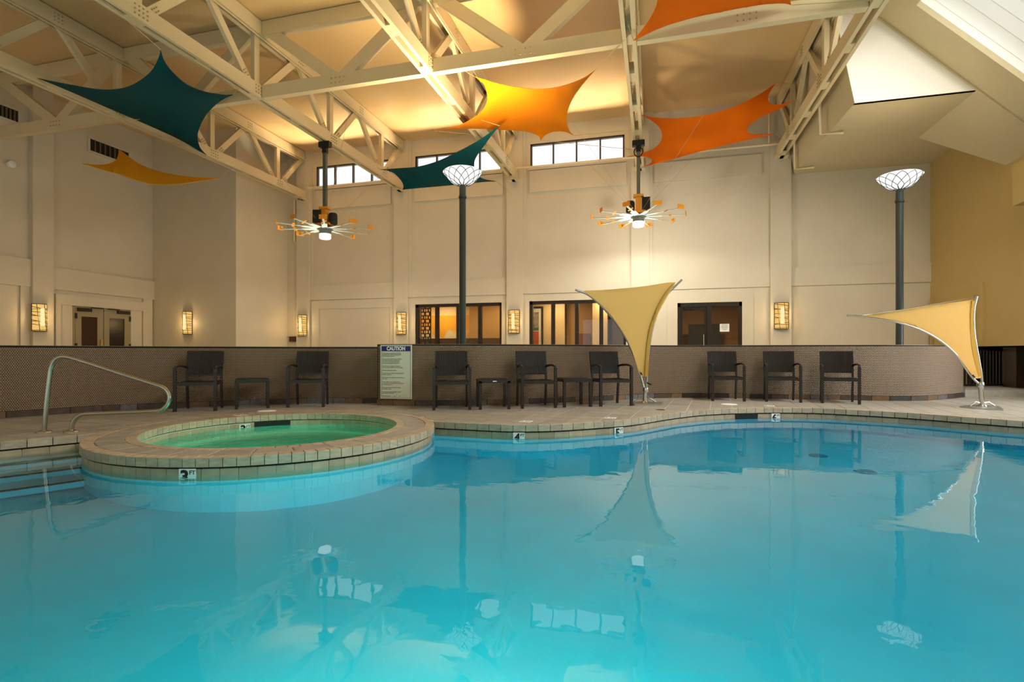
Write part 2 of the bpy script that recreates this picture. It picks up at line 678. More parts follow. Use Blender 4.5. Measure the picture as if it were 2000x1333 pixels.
# glass door with side light
a, b, c, d = DR_B
w = sroot('door_2', ((a + b) / 2, YW + 0.1, 0), 'dark framed glass door with a sidelight and a paper notice')
xm = a + (b - a) * 0.50
f = MB().box(a, YW, 0, a + 0.09, YW + 0.16, d).box(b - 0.08, YW, 0, b, YW + 0.16, d).box(a, YW, d - 0.12, b, YW + 0.16, d).box(xm - 0.06, YW, 0, xm + 0.06, YW + 0.16, d - 0.12)
f.build('door_frame', M_DARKFRAME, w)
lf = MB().box(a + 0.09, YW + 0.05, 0, a + 0.15, YW + 0.1, d - 0.13).box(xm - 0.13, YW + 0.05, 0, xm - 0.06, YW + 0.1, d - 0.13).box(a + 0.15, YW + 0.05, d - 0.22, xm - 0.13, YW + 0.1, d - 0.13).box(a + 0.15, YW + 0.05, 0, xm - 0.13, YW + 0.1, 0.25).build('door_leaf', M_DARKFRAME, w)
MB().tube([(xm - 0.16, YW - 0.03, 0.75), (xm - 0.16, YW - 0.03, 1.42)], 0.016, 8).box(xm - 0.17, YW - 0.03, 1.38, xm - 0.15, YW + 0.06, 1.40).box(xm - 0.17, YW - 0.03, 0.78, xm - 0.15, YW + 0.06, 0.80).build('handle', M_STEEL, lf)
MB().tube([(a + 0.45, YW + 0.13, 1.02), (xm - 0.2, YW + 0.13, 1.02)], 0.018, 8).box(a + 0.42, YW + 0.1, 1.0, a + 0.47, YW + 0.14, 1.04).box(xm - 0.22, YW + 0.1, 1.0, xm - 0.18, YW + 0.14, 1.04).build('push_bar', M_STEEL, lf)
MB().box(a + 0.18, YW - 0.02, d - 0.20, a + 0.48, YW + 0.05, d - 0.13).build('door_closer', M_BLACK, lf)
MB().box(a + 0.15, YW + 0.07, 0.25, xm - 0.13, YW + 0.08, d - 0.22).build('pane', M_GLASSD, w)
MB().box(xm + 0.06, YW + 0.07, 0.0, b - 0.08, YW + 0.08, d - 0.12).build('pane', M_GLASSD, w)
nt_ = MB().box(xm + 0.30, YW + 0.055, 1.50, xm + 0.56, YW + 0.068, 1.73).build('notice', M_WHITE, w, label='white paper notice taped to the glass')
ink = MB()
for k in range(7):
    ww = (0.08, 0.10, 0.09, 0.10, 0.08, 0.06, 0.03)[k]
    ink.box(xm + 0.43 - ww, YW + 0.0535, 1.70 - k * 0.026, xm + 0.43 + ww, YW + 0.0555, 1.709 - k * 0.026)
ink.build('print', M_INK, nt_)

# rooms seen through the storefront
M_R1 = mat('corridor_tan', lin(206, 160, 92), 0.5, noise=0.03)
M_R2 = mat('corridor_cream', lin(238, 206, 150), 0.5)
M_R3 = mat('corridor_brown', lin(120, 78, 34), 0.5)
M_WOOD = mat('corridor_wood', lin(150, 92, 34), 0.45, noise=0.15, nscale=3, stretch=(12, 12, 1))
M_FLOORIN = mat('corridor_floor', lin(120, 88, 50), 0.4)
room = sroot('wall_corridor', (-3, 18.5, 0), 'warm lit corridor behind the storefront windows')
def rbox(n, m, *b):
    return MB().box(*b).build(n, m, room)
rbox('corridor_floor', M_FLOORIN, XSIDE, YW + 0.23, -0.2, 5.0, 21.0, -0.01)
rbox('corridor_ceiling', M_R2, XSIDE, YW + 0.23, 2.75, 5.0, 21.0, 2.9)
rbox('corridor_wall', M_R1, XSIDE, 20.8, 0, 5.0, 21.0, 2.75)
rbox('corridor_wall', M_R2, -9.2, YW + 0.23, 0, -9.0, 20.8, 2.75)
rbox('corridor_wall', M_R3, 4.8, YW + 0.23, 0, 5.0, 20.8, 2.75)
rbox('corridor_wall', M_R2, -4.45, YW + 0.25, 0, -4.25, 18.6, 2.75)
rbox('corridor_wall', M_R1, -6.62, 18.35, 0, -4.45, 18.5, 2.75)
rbox('corridor_wall', M_R2, -4.25, 18.20, 0, -3.05, 18.35, 2.75)
rbox('corridor_wall', M_R1, -3.05, 18.6, 0, -2.1, 18.75, 2.75)
rbox('corridor_wall', M_R2, -2.05, 17.9, 0, -1.55, 18.05, 2.75)
rbox('corridor_wall', mat('corridor_grey', lin(150, 130, 96), 0.5), -1.5, 19.2, 0, 0.1, 19.3, 2.75)
rbox('corridor_wall', M_R3, 0.1, YW + 0.25, 0, 0.3, 20.8, 2.75)
rbox('corridor_panel', M_WOOD, -2.72, 18.56, 0, -2.2, 18.60, 1.55)
rbox('corridor_panel', M_R3, -0.9, 19.14, 0, -0.2, 19.20, 1.5)
rbox('corridor_panel', M_R3, -9.0, 17.5, 0, -4.45, 17.6, 1.385)
for k in range(8):
    rbox('screen_slat', M_WHITE, -1.45 + 0.11 * k, 18.9, 2.05, -1.42 + 0.11 * k, 18.93, 2.62)
# dark cut-out screen at the left edge of the first storefront
sc_ = MB()
for k in range(12):
    z = 1.02 + k * 0.125
    for xx in (-7.80, -7.62):
        sc_.box(xx - 0.085, YW + 0.30, z, xx + 0.085, YW + 0.32, z + 0.035)
        sc_.box(xx - 0.012 + 0.05 * (k % 2), YW + 0.30, z, xx + 0.03 + 0.05 * (k % 2), YW + 0.32, z + 0.13)
sc_.box(-7.90, YW + 0.3, 0, -7.87, YW + 0.32, 2.5).box(-7.54, YW + 0.3, 0, -7.50, YW + 0.32, 2.5).box(-7.72, YW + 0.3, 0, -7.70, YW + 0.32, 2.5)
sc_.build('cut_out_screen', M_DARKFRAME, room)
# mural with clouds
mm = bpy.data.materials.new('mural_print')
mm.use_nodes = True
N, L = mm.node_tree.nodes, mm.node_tree.links
b_ = N['Principled BSDF']
tc = N.new('ShaderNodeTexCoord'); nz = N.new('ShaderNodeTexNoise'); nz.inputs['Scale'].default_value = 1.6; nz.inputs['Detail'].default_value = 5
L.new(tc.outputs['Object'], nz.inputs['Vector'])
sp = N.new('ShaderNodeSeparateXYZ'); L.new(tc.outputs['Object'], sp.inputs[0])
ma = N.new('ShaderNodeMath'); ma.operation = 'MULTIPLY_ADD'; ma.inputs[1].default_value = -0.5; ma.inputs[2].default_value = 0.82
L.new(sp.outputs['Z'], ma.inputs[0])
ad = N.new('ShaderNodeMath'); ad.operation = 'ADD'; L.new(nz.outputs['Fac'], ad.inputs[0]); L.new(ma.outputs[0], ad.inputs[1])
rp = N.new('ShaderNodeValToRGB'); rp.color_ramp.elements[0].position = 0.52; rp.color_ramp.elements[1].position = 0.62
rp.color_ramp.elements[0].color = lin(240, 172, 24); rp.color_ramp.elements[1].color = lin(232, 214, 170)
L.new(ad.outputs[0], rp.inputs[0]); L.new(rp.outputs[0], b_.inputs['Base Color']); b_.inputs['Roughness'].default_value = 0.6
rbox('mural', mm, -9.0, 18.55, 1.0, -6.62, 18.60, 2.28)
rbox('corridor_wall', M_R2, -9.0, 18.60, 2.28, -6.62, 18.70, 2.75)
for x, y, e in ((-7.7, 17.75, 27), (-5.4, 17.4, 19), (-3.3, 17.5, 19), (-1.6, 17.6, 16), (1.6, 18.2, 80)):
    light('corridor_downlight', 'AREA', (x, y, 2.70), e, (1.0, 0.80, 0.50), size=0.5, rot=(0, 0, 0))
# things in the rooms
pic = thing('framed_picture', 'tall framed abstract picture hanging behind the storefront glass', 'picture', (-4.0, 18.18, 1.0))
MB().box(-4.245, 18.12, 1.02, -3.80, 18.18, 1.09).box(-4.245, 18.12, 2.44, -3.80, 18.18, 2.50).box(-4.245, 18.12, 1.09, -4.20, 18.18, 2.44).box(-3.86, 18.12, 1.09, -3.80, 18.18, 2.44).build('picture_frame', M_BLACK, pic)
MB().box(-4.20, 18.15, 1.09, -3.86, 18.165, 2.44).build('mount', M_WHITE, pic)
MB().box(-4.18, 18.14, 1.17, -3.96, 18.15, 1.63).build('print', mat('print_rust', lin(196, 84, 26), 0.5, noise=0.15, nscale=4), pic)
MB().box(-4.18, 18.14, 1.66, -3.96, 18.15, 1.76).build('print', mat('print_green', lin(60, 110, 64), 0.5), pic)
MB().box(-4.18, 18.14, 1.76, -3.96, 18.15, 2.30).build('print', mat('print_floral', lin(150, 140, 124), 0.5, noise=0.8, nscale=5), pic)
cur = MB()
for k in range(24):
    cur.box(1.15 + 0.045 * k, 20.0 + 0.03 * (k % 2), 0.9, 1.20 + 0.045 * k, 20.04 + 0.03 * (k % 2), 1.9)
tag(cur.build('curtain', mat('curtain_grey', lin(60, 68, 64), 0.8)), 'dark grey curtain seen through the glass door', 'curtain')

# left wall, return wall, side wall
y0w, y1w = -4.2, YRET
wl = struct(MB().box(XL - 0.2, y0w, -0.2, XL, y1w + 0.2, ZC + 0.3).build('wall_left', M_WALL), 'tall taupe left wall with vents and a double door')
yp0 = onx(56, 500, XL).y
yp1 = onx(97, 500, XL).y
ydn = onx(297, 500, XL).y
MB().box(XL, yp0, 0, XL + 0.16, yp1, ZC).build('pilaster', M_WALL, wl)
zb = onx(97, 565, XL).z
MB().box(XL, yp1, zb, XL + 0.09, YRET, zb + 0.62).build('wall_band', M_WALL, wl)
MB().box(XL, 4.0, zb, XL + 0.09, yp0, zb + 0.75).build('wall_band', M_WALL, wl)
MB().box(XL, yp0 - 0.22, 0, XL + 0.05, yp0, zb).build('wall_fillet', M_WALL, wl)
yd0, yd1 = onx(116, 600, XL).y, onx(277, 607, XL).y
zd = onx(200, 602, XL).z
fr = MB().box(XL, yp1 + 0.12, 0, XL + 0.06, yd0, zb - 0.12).box(XL, yd1, 0, XL + 0.06, YRET - 0.05, zb).box(XL, yd0, zd, XL + 0.06, yd1, zb - 0.12)
fr.build('door_surround', M_WALL, wl)
# a blank panel at the far left
MB().box(XL, 5.0, 0, XL + 0.06, onx(22, 620, XL).y, 1.0 + 1.07).build('wall_panel', M_WALL, wl)

wr = struct(MB().box(XL, YRET, -0.2, XSIDE, YRET + 0.2, ZC + 0.3).build('wall_return', M_WALL), 'flat taupe wall facing the pool beside the double door')
ws = struct(MB().box(XSIDE - 0.2, YRET + 0.2, -0.2, XSIDE, YW + 0.2, ZC + 0.3).build('wall_side', M_WALL), 'short brighter side wall running to the back wall')

# double door in the left wall
M_DOOR = mat('door_paint', lin(150, 136, 104), 0.45)
ydA, ydB = onx(141, 640, XL).y, onx(254, 640, XL).y
dr = sroot('door_1', (XL, (ydA + ydB) / 2, 0), 'taupe double door with dark glass panels and black closers')
ymid = onx(200, 640, XL).y
ztop = onx(200, 603.5, XL).z
X0 = XL + 0.005
for k, (ya, yb) in enumerate(((ydA + 0.06, ymid - 0.01), (ymid + 0.01, ydB - 0.06))):
    wdt = yb - ya
    g0, g1 = ya + wdt * 0.20, yb - wdt * (0.22 if k == 0 else 0.20)
    zg = ztop - 0.28
    m = MB().box(X0, ya, 0, X0 + 0.05, g0, ztop).box(X0, g1, 0, X0 + 0.05, yb, ztop).box(X0, g0, zg, X0 + 0.05, g1, ztop).box(X0, g0, 0, X0 + 0.05, g1, 0.3)
    leaf = m.build('door_leaf', M_DOOR, dr)
    MB().box(X0 + 0.01, g0, 0.3, X0 + 0.02, g1, zg).build('door_glass', mat('door_glass_brown', lin(58, 34, 18), 0.15) if k == 0 else mat('door_glass_dark', lin(26, 18, 12), 0.3), leaf)
    if k == 0:
        MB().box(X0 + 0.05, ya + 0.03, ztop - 0.13, X0 + 0.12, ya + 0.42, ztop - 0.03).build('door_closer', M_BLACK, leaf)
        MB().box(X0 + 0.12, ya + 0.38, ztop - 0.02, X0 + 0.14, ya + 0.75, ztop + 0.01).build('closer_arm', M_BLACK, leaf)
        MB().box(X0 + 0.05, yb - 0.11, 0.96, X0 + 0.09, yb - 0.03, 1.28).build('handle', mat('brass', lin(200, 170, 90), 0.3, metal=0.8), leaf)
    else:
        MB().box(X0 + 0.05, yb - 0.42, ztop - 0.13, X0 + 0.12, yb - 0.03, ztop - 0.03).build('door_closer', M_BLACK, leaf)
        MB().box(X0 + 0.12, yb - 0.75, ztop - 0.02, X0 + 0.14, yb - 0.38, ztop + 0.01).build('closer_arm', M_BLACK, leaf)
    for zz in (1.0, ztop - 0.35):
        yy = ya - 0.02 if k == 0 else yb - 0.02
        MB().box(X0 + 0.04, yy, zz, X0 + 0.075, yy + 0.05, zz + 0.16).build('hinge', M_BLACK, leaf)
MB().box(X0, ydA, 0, X0 + 0.03, ydA + 0.06, ztop + 0.05).box(X0, ydB - 0.06, 0, X0 + 0.03, ydB, ztop + 0.05).box(X0, ydA, ztop, X0 + 0.03, ydB, ztop + 0.05).build('door_frame', M_DOOR, dr)
MB().box(X0, yd0 + 0.01, 0, X0 + 0.01, ydA, zd).build('side_panel', M_WALL, dr)
MB().box(X0, ydB, 0, X0 + 0.01, yd1 - 0.01, zd).build('side_panel', M_WALL, dr)

# vents on the left wall
def vent(u0, v0, u1, v1, hpx, lab, n):
    p, q = onx(u0, v0, XL), onx(u1, v1, XL)
    d_ = (onx(u0, v0, XL) - CAMP).length
    ya, yb = p.y, q.y
    zt = (p.z + q.z) / 2
    h = hpx
    t = thing('air_vent', lab, 'vent', (XL + 0.02, (ya + yb) / 2, zt - h), 0, 'wall vents')
    MB().box(XL + 0.001, ya, zt - h, XL + 0.02, yb, zt).build('vent_back', M_BLACK, t)
    MB().box(XL + 0.001, ya - 0.06, zt, XL + 0.05, yb + 0.06, zt + 0.06).box(XL + 0.001, ya - 0.06, zt - h - 0.06, XL + 0.05, yb + 0.06, zt - h).box(XL + 0.001, ya - 0.06, zt - h, XL + 0.05, ya, zt).box(XL + 0.001, yb, zt - h, XL + 0.05, yb + 0.06, zt).build('vent_frame', M_WALL, t)
    for k in range(1, n):
        y = ya + (yb - ya) * k / n
        MB().box(XL + 0.02, y - 0.02, zt - h, XL + 0.045, y + 0.02, zt).build('slat', mat('vent_slat', lin(96, 80, 56), 0.5) if 'vent_slat' not in MATS else MATS['vent_slat'], t)
vent(174, 273, 250, 297, 0.36, 'long dark grille high on the left wall behind the small amber sail', 8)
vent(-30, 196, 34, 216, 0.30, 'dark grille high on the left wall cut by the picture edge', 8)
p = onx(18, 322, XL)
ep = thing('wall_spotlight', 'small round white spotlight high on the left wall', 'lamp', tuple(p))
MB().lathe([(0.0, 0), (0.07, 0.0), (0.09, 0.05), (0.09, 0.12), (0.0, 0.14)], 16).build('tmp_head', M_WHITE, None)
hd = bpy.data.objects['tmp_head']
hd.name = 'lamp_head'
hd.data.transform(Matrix.Rotation(radians(90), 4, 'Y'))
hd.parent = ep

# right wall: stands over a low opening with the picket fence
ROY0, ROY1 = 12.35, 15.2
mb = MB()
mb.box(XR, ROY0 - 0.0, 1.03, XR + 0.2, YW + 0.22, 6.3).box(XR, 6.5, -0.2, XR + 0.2, 8.0, 6.3).box(XR, 11.7, -0.2, XR + 0.2, ROY0, 6.3).box(XR, 8.0, -0.2, XR + 0.2, 11.7, 0.25).box(XR, 8.0, 2.45, XR + 0.2, 11.7, 6.3).box(XR, ROY1, -0.2, XR + 0.2, YW + 0.22, 1.03)
wall_right = struct(mb.build('wall_right', M_WALLR), 'ochre right wall above the black picket fence')
ya, yb = onx(1905, 590, XR).y, onx(1828, 600, XR).y
zt_ = onx(1870, 583, XR).z
MB().box(XR - 0.03, ya, 1.03, XR, yb, zt_).build('wall_panel', M_WALLR, wall_right)
MB().box(XR - 0.05, ya - 0.36, 1.03, XR, ya - 0.22, zt_ + 0.25).build('wall_trim', M_WALLR, wall_right)
MB().box(XR - 0.06, yb + 0.10, 1.03, XR, yb + 0.18, zt_ + 0.1).build('wall_trim', M_WALLR, wall_right)
# box projecting from the right wall at the picture's edge
MB().box(6.8, 6.6, 3.78, XR, 12.63, 4.57).build('wall_box', M_WALLR, wall_right)
# dark recess behind the opening
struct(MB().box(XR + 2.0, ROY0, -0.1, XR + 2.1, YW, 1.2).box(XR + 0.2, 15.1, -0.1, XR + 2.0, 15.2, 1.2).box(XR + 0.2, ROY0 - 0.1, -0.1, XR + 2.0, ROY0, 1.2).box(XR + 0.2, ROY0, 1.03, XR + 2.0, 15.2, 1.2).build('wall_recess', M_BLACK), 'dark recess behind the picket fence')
# raised step in front of the fence
q0, q1 = onz(1885, 775.5), onz(2004, 775.5)
stp = [(q0.x - 0.05, q0.y), (q1.x + 1.5, q1.y + 0.25), (XR + 1.95, 15.0), (q0.x - 0.4, 15.4), (q0.x - 0.4, q0.y + 0.3)]
struct(MB().prism(stp, 0.0, 0.135).build('floor_step', M_STONE), 'low stone step in front of the fence')

# ceilings
struct(MB().box(XL - 0.2, y0w, ZC, 3.80, YW + 0.22, ZC + 0.25).build('ceiling', M_CEIL), 'flat cream ceiling between the roof trusses')
SUM = 11.96                  # the sloping ceiling is the plane x + z = SUM
YG = 12.17                   # gable face
YS = 11.36                   # far edge of the skylight
SK = (4.65, 6.85, 2.5, YS)   # skylight opening: x range on the slope, y range
xs = [SUM - ZC, SK[0], SK[1], XR + 0.01]
def slope_pt(x, y, lift=0.0):
    return Vector((x + lift * 0.7071, y, SUM - x + lift * 0.7071))
sl = MB()
for xa, xb in zip(xs, xs[1:]):
    for ya, yb in ((y0w, SK[2]), (SK[2], YS), (YS, YG)):
        if xa == SK[0] and ya == SK[2]:
            continue
        sl.slab([slope_pt(xa, ya), slope_pt(xb, ya), slope_pt(xb, yb), slope_pt(xa, yb)], (0.07, 0, 0.07))
ZSOF = 5.965
xc = SUM - ZSOF
pv1 = Vector((xc, 14.5, ZSOF)); pv2 = slope_pt(XR, 13.4)
sl.slab([slope_pt(xc, YG), slope_pt(XR + 0.01, YG), pv2, pv1], (0.05, 0, 0.07))
slope = struct(sl.build('ceiling_slope', M_SLOPE), 'sloping ceiling with the skylight well on the right')
MB().slab([pv1, pv2, (XR, 13.4, ZSOF)], (0, 0.05, 0.0)).build('slope_end', M_SLOPE, slope)
sm = [(slope_pt(3.2, YG - 0.02) - Vector((0.01, 0, 0.01))), (slope_pt(XR, YG - 0.02) - Vector((0.01, 0, 0.01)))]
MB().beam(sm[0], sm[1], 0.05, 0.03, Vector((0, 1, 0))).build('seam_strip', M_SLOPE, slope)
# skylight well and glazing
wellh = 1.25
well = MB()
o4 = [slope_pt(SK[0], SK[2]), slope_pt(SK[1], SK[2]), slope_pt(SK[1], SK[3]), slope_pt(SK[0], SK[3])]
up = Vector((0.7071, 0, 0.7071)) * wellh
M_WELL = mat('skylight_well_white', lin(240, 236, 226), 0.6)
for i in range(4):
    p_, q_ = o4[i], o4[(i + 1) % 4]
    mid = (o4[0] + o4[2]) / 2
    out = ((p_ + q_) / 2 - mid); out -= (q_ - p_).normalized() * out.dot((q_ - p_).normalized()); out.normalize()
    lf_ = Vector((0.7071, 0, 0.7071)) * 0.10
    well.slab([p_ + lf_, q_ + lf_, q_ + up, p_ + up], out * 0.08)
well.build('skylight_well', M_WELL, slope)
for k in range(4):
    z_ = wellh * (0.2 + 0.2 * k)
    n_ = Vector((0.7071, 0, 0.7071)) * z_
    MB().beam(o4[3] + n_ + Vector((0, -0.004, 0)), o4[2] + n_ + Vector((0, -0.004, 0)), 0.008, 0.02, Vector((0, 1, 0))).build('well_batten', M_WELL, slope)
gl = MB()
for k in range(5):
    t = k / 4
    a_ = o4[0].lerp(o4[3], t) + up; b_2 = o4[1].lerp(o4[2], t) + up
    gl.beam(a_, b_2, 0.09, 0.12, Vector((0, 1, 0)))
for t in (0.0, 0.5, 1.0):
    a_ = o4[0].lerp(o4[1], t) + up; b_2 = o4[3].lerp(o4[2], t) + up
    gl.beam(a_, b_2, 0.09, 0.12, Vector((1, 0, -1)))
gl.build('skylight_frame', mat('skylight_frame', lin(86, 92, 88), 0.4), slope)

# gable face, dropped soffit and its sloping cheek
xg0, xg1 = 3.91, 3.50        # cheek leans: x at the soffit, x at the ceiling
struct(MB().slab([(xg0, YG, ZSOF), (xc + 0.02, YG, ZSOF), (SUM - ZC + 0.02, YG, ZC), (xg1, YG, ZC)], (0, 0.1, 0)).build('wall_gable', M_GABLE), 'bright white gable face beside the skylight')
xbk = ony(1550, 335, YW).x
struct(MB().slab([(xg0, YG + 0.02, ZSOF), (XR, YG + 0.02, ZSOF), (XR, YW, ZSOF), (xbk, YW, ZSOF)], (0, 0, 0.08)).build('ceiling_soffit', M_SLOPE), 'dropped flat soffit in front of the back wall')
struct(MB().slab([(xg0, YG + 0.02, ZSOF), (xg1, YG + 0.02, ZC), (xbk - 0.38, YW, ZC), (xbk, YW, ZSOF)], (0.08, 0, 0.03)).build('wall_cheek', M_SLOPE), 'leaning cheek wall between ceiling and soffit')

# the rest of the shell, behind and beside the camera
struct(MB().box(XL, -4.4, -0.2, -5.0, -4.2, ZC + 0.3).box(0.5, -4.4, -0.2, 9.6, -4.2, ZC + 0.3).box(-5.0, -4.4, -0.2, 0.5, -4.2, 1.0).box(-5.0, -4.4, 3.2, 0.5, -4.2, ZC + 0.3).build('wall_front', M_WALL), 'front wall behind the camera')
struct(MB().box(9.3, -4.3, -0.2, 9.5, 0.4, 3.2).box(9.3, 0.4, -0.2, 9.5, 6.2, 0.7).box(9.3, 0.4, 2.3, 9.5, 6.2, 3.2).box(9.3, 6.2, -0.2, 9.5, 6.7, 3.2).box(XR, 6.5, -0.2, 9.3, 6.7, 5.2).build('wall_alcove', M_WALLR), 'right wall of the bay beside the camera')
sl2 = MB().slab([slope_pt(XR, y0w), slope_pt(9.5, y0w), slope_pt(9.5, 6.7), slope_pt(XR, 6.7)], (0.07, 0, 0.07)).build('slope_low', M_SLOPE, slope)

# ================================================================== ROOF TRUSSES
NODES = [-2.72, 0.03, 2.78, 5.53, 8.28 + 0.0, 9.66, 12.41, 15.16]
NODES = [9.66 - 2.75 * k for k in range(4, 0, -1)] + [9.66, 12.41, 15.16]
TOPS = [n + 1.38 for n in NODES]
LABT = ['leftmost cream roof truss, beside the large teal sail', 'cream roof truss that carries the first ceiling fan', 'cream roof truss behind the central amber sail', 'cream roof truss above the second ceiling fan', 'rightmost cream roof truss, beside the sloping ceiling']
SX = Vector((1, 0, 0))


def bolts(mb, c, ax, az, rows, cols, sp, n):
    for i in range(rows):
        for j in range(cols):
            p_ = Vector(c) + ax * ((j - (cols - 1) / 2) * sp) + az * ((i - (rows - 1) / 2) * sp)
            mb.obox(p_ + n * 0.008, ax, az, n, 0.011, 0.011, 0.008)


for ti, x in enumerate(XT):
    t = thing('roof_truss', LABT[ti], 'truss', (x, 8.0, ZB0), 0, 'long roof trusses')
    y0 = -1.5
    for s in (-1, 1):
        # channels with lips, so that a dark slot shows from below
        xo = x + s * 0.085
        m = MB().box(xo - 0.035, y0, ZB0, xo + 0.035, YW - 0.02, ZB1)
        m.build('bottom_chord', M_TRUSS, t)
        MB().box(x + s * 0.085 - 0.035, y0, ZT0, x + s * 0.085 + 0.035, YW - 0.02, ZT1).build('top_chord', M_TRUSS, t)
    MB().box(x - 0.05, YW - 0.55, ZB0 - 0.06, x + 0.05, YW - 0.02, ZB0).box(x - 0.16, YW - 0.35, ZB0 - 0.06, x + 0.16, YW - 0.1, ZB0).build('bearing_block', M_TRUSS, t)
    for n in NODES + [11.0, 13.8, 8.3, 5.5]:
        MB().box(x - 0.05, n - 0.16, ZB0 + 0.02, x + 0.05, n + 0.16, ZB1 - 0.02).build('spacer_block', M_TRUSS, t)
    ztop, zbot = ZT0 + 0.12, ZB1 - 0.12
    for k, n in enumerate(NODES):
        MB().box(x - 0.05, n - 0.075, zbot, x + 0.05, n + 0.075, ztop).build('vertical', M_TRUSS, t)
        for s in (-1, 1):
            yt = n + s * 1.38
            if yt > YW - 0.05:
                yt = YW - 0.15
            MB().beam((x, n + s * 0.13, zbot + 0.02), (x, yt - s * 0.06, ztop), 0.085, 0.16, SX).build('diagonal', M_TRUSS, t)
        if n > 3:
            bb = MB()
            for s in (-1, 1):
                f_ = Vector((s, 0, 0)); c_ = Vector((x + s * 0.12, n, (ZB0 + ZB1) / 2))
                bolts(bb, c_, Vector((0, 1, 0)), Vector((0, 0, 1)), 3, 4, 0.075, f_)
                bolts(bb, Vector((x + s * 0.12, n + 1.38, (ZT0 + ZT1) / 2)), Vector((0, 1, 0)), Vector((0, 0, 1)), 3, 3, 0.075, f_)
                dv = Vector((0, 1.25, ztop - zbot)).normalized()
                bolts(bb, Vector((x + s * 0.045, n + 0.13, zbot + 0.02)) + dv * 0.28, dv.cross(SX), dv, 3, 2, 0.06, f_)
                dv2 = Vector((0, -1.25, ztop - zbot)).normalized()
                bolts(bb, Vector((x + s * 0.045, n - 0.13, zbot + 0.02)) + dv2 * 0.28, dv2.cross(SX), dv2, 3, 2, 0.06, f_)
            bb.build('bolts', M_BOLT, t, kind='stuff')
    # conduit under the top chord
    MB().tube([(x + 0.10, y0, ZT0 - 0.04), (x + 0.10, YW - 0.1, ZT0 - 0.04)], 0.018, 6).build('conduit', M_TRUSS, t)

# cross truss: a bottom chord and a V in every bay
ct = thing('cross_truss', 'cream cross truss with V braces running across the roof trusses', 'truss', ((XL + XT[4]) / 2, YTR, ZB0))
XS = [XL] + XT
for a, b in zip(XS, XS[1:]):
    xa, xb = a + (0.13 if a != XL else 0.01), b - 0.13
    MB().box(xa, YTR - 0.07, ZB0, xb, YTR + 0.07, ZB1).build('bottom_chord', M_TRUSS, ct)
    MB().box(xa, YTR - 0.07, ZT0, xb, YTR + 0.07, ZT1).build('top_chord', M_TRUSS, ct)
    xm_ = (a + b) / 2
    MB().beam((xm_ - 0.05, YTR, ZB1 - 0.10), (xa + 0.08, YTR, ZT0 + 0.15), 0.12, 0.24, Vector((0, 1, 0))).build('diagonal', M_TRUSS, ct)
    MB().beam((xm_ + 0.05, YTR, ZB1 - 0.10), (xb - 0.08, YTR, ZT0 + 0.15), 0.12, 0.24, Vector((0, 1, 0))).build('diagonal', M_TRUSS, ct)
    bb = MB()
    for s in (-1, 1):
        bolts(bb, Vector((xm_, YTR + s * 0.07, (ZB0 + ZB1) / 2)), Vector((1, 0, 0)), Vector((0, 0, 1)), 2, 4, 0.10, Vector((0, s, 0)))
    bb.build('bolts', M_BOLT, ct, kind='stuff')

# pipes
pp = thing('sprinkler_pipe', 'thin cream pipe running along the back wall under the high windows', 'pipe', (-4, YW - 0.22, 6.8))
MB().tube([(XT[0] + 0.32, YW - 0.22, 6.80), (XT[4] + 0.25, YW - 0.22, 6.80)], 0.035, 8).build('pipe_run', M_PIPE, pp)
for x in XT[1:4]:
    MB().box(x - 0.05, YW - 0.26, 6.74, x + 0.05, YW - 0.10, 6.86).build('pipe_bracket', M_PIPE, pp)
MB().tube([(XT[4] - 0.33, YW - 0.22, 6.8), (XT[4] - 0.33, YW - 0.22, 8.1)], 0.03, 8).build('pipe_riser', M_PIPE, pp)


def cheek_pt(u, v):
    n_ = Vector((1, 0, (xg0 - xg1) / (ZC - ZSOF)))
    return onplane(u, v, Vector((xg0 - 0.19, YG, ZSOF)), n_)


MB_ = MB
pA_, pB_, pC_ = cheek_pt(1600, 178), cheek_pt(1603, 262), onz(1648, 259, ZSOF - 0.06)
pp2 = MB().tube([pA_, pB_, pC_], 0.03, 8).build('sprinkler_pipe', M_PIPE)
tag(pp2, 'L shaped cream pipe on the leaning cheek wall, nearer the gable', 'pipe', 'cheek wall pipes')
pA_, pB_, pC_ = cheek_pt(1551, 262), cheek_pt(1553, 330), onz(1590, 327, ZSOF - 0.05)
pp3 = MB().tube([pA_, pB_, pC_], 0.03, 8).build('sprinkler_pipe', M_PIPE)
tag(pp3, 'L shaped cream pipe on the leaning cheek wall, next to the last pilaster', 'pipe', 'cheek wall pipes')
pp4 = MB().tube([(XSIDE + 0.35, YW - 0.06, ZB0 - 0.02), (XSIDE + 0.35, YW - 0.06, 4.95), (XSIDE + 0.62, YW - 0.06, 4.80)], 0.035, 8).build('drain_pipe', M_PIPE)
tag(pp4, 'short cream downpipe under the end of the leftmost roof truss', 'pipe')

# ================================================================== DECK, POOL, HOT TUB
SPC = Vector((-4.345, 5.347, 0))
RO, RI = 1.83, 1.39
# pool edge, deck level (from the left frame edge to the tub, then from the tub to the right)
EL = [onz(0, 864), onz(55, 859), onz(128, 852.5), onz(161, 849.7)]
dl = (EL[0] - EL[-1]).normalized()
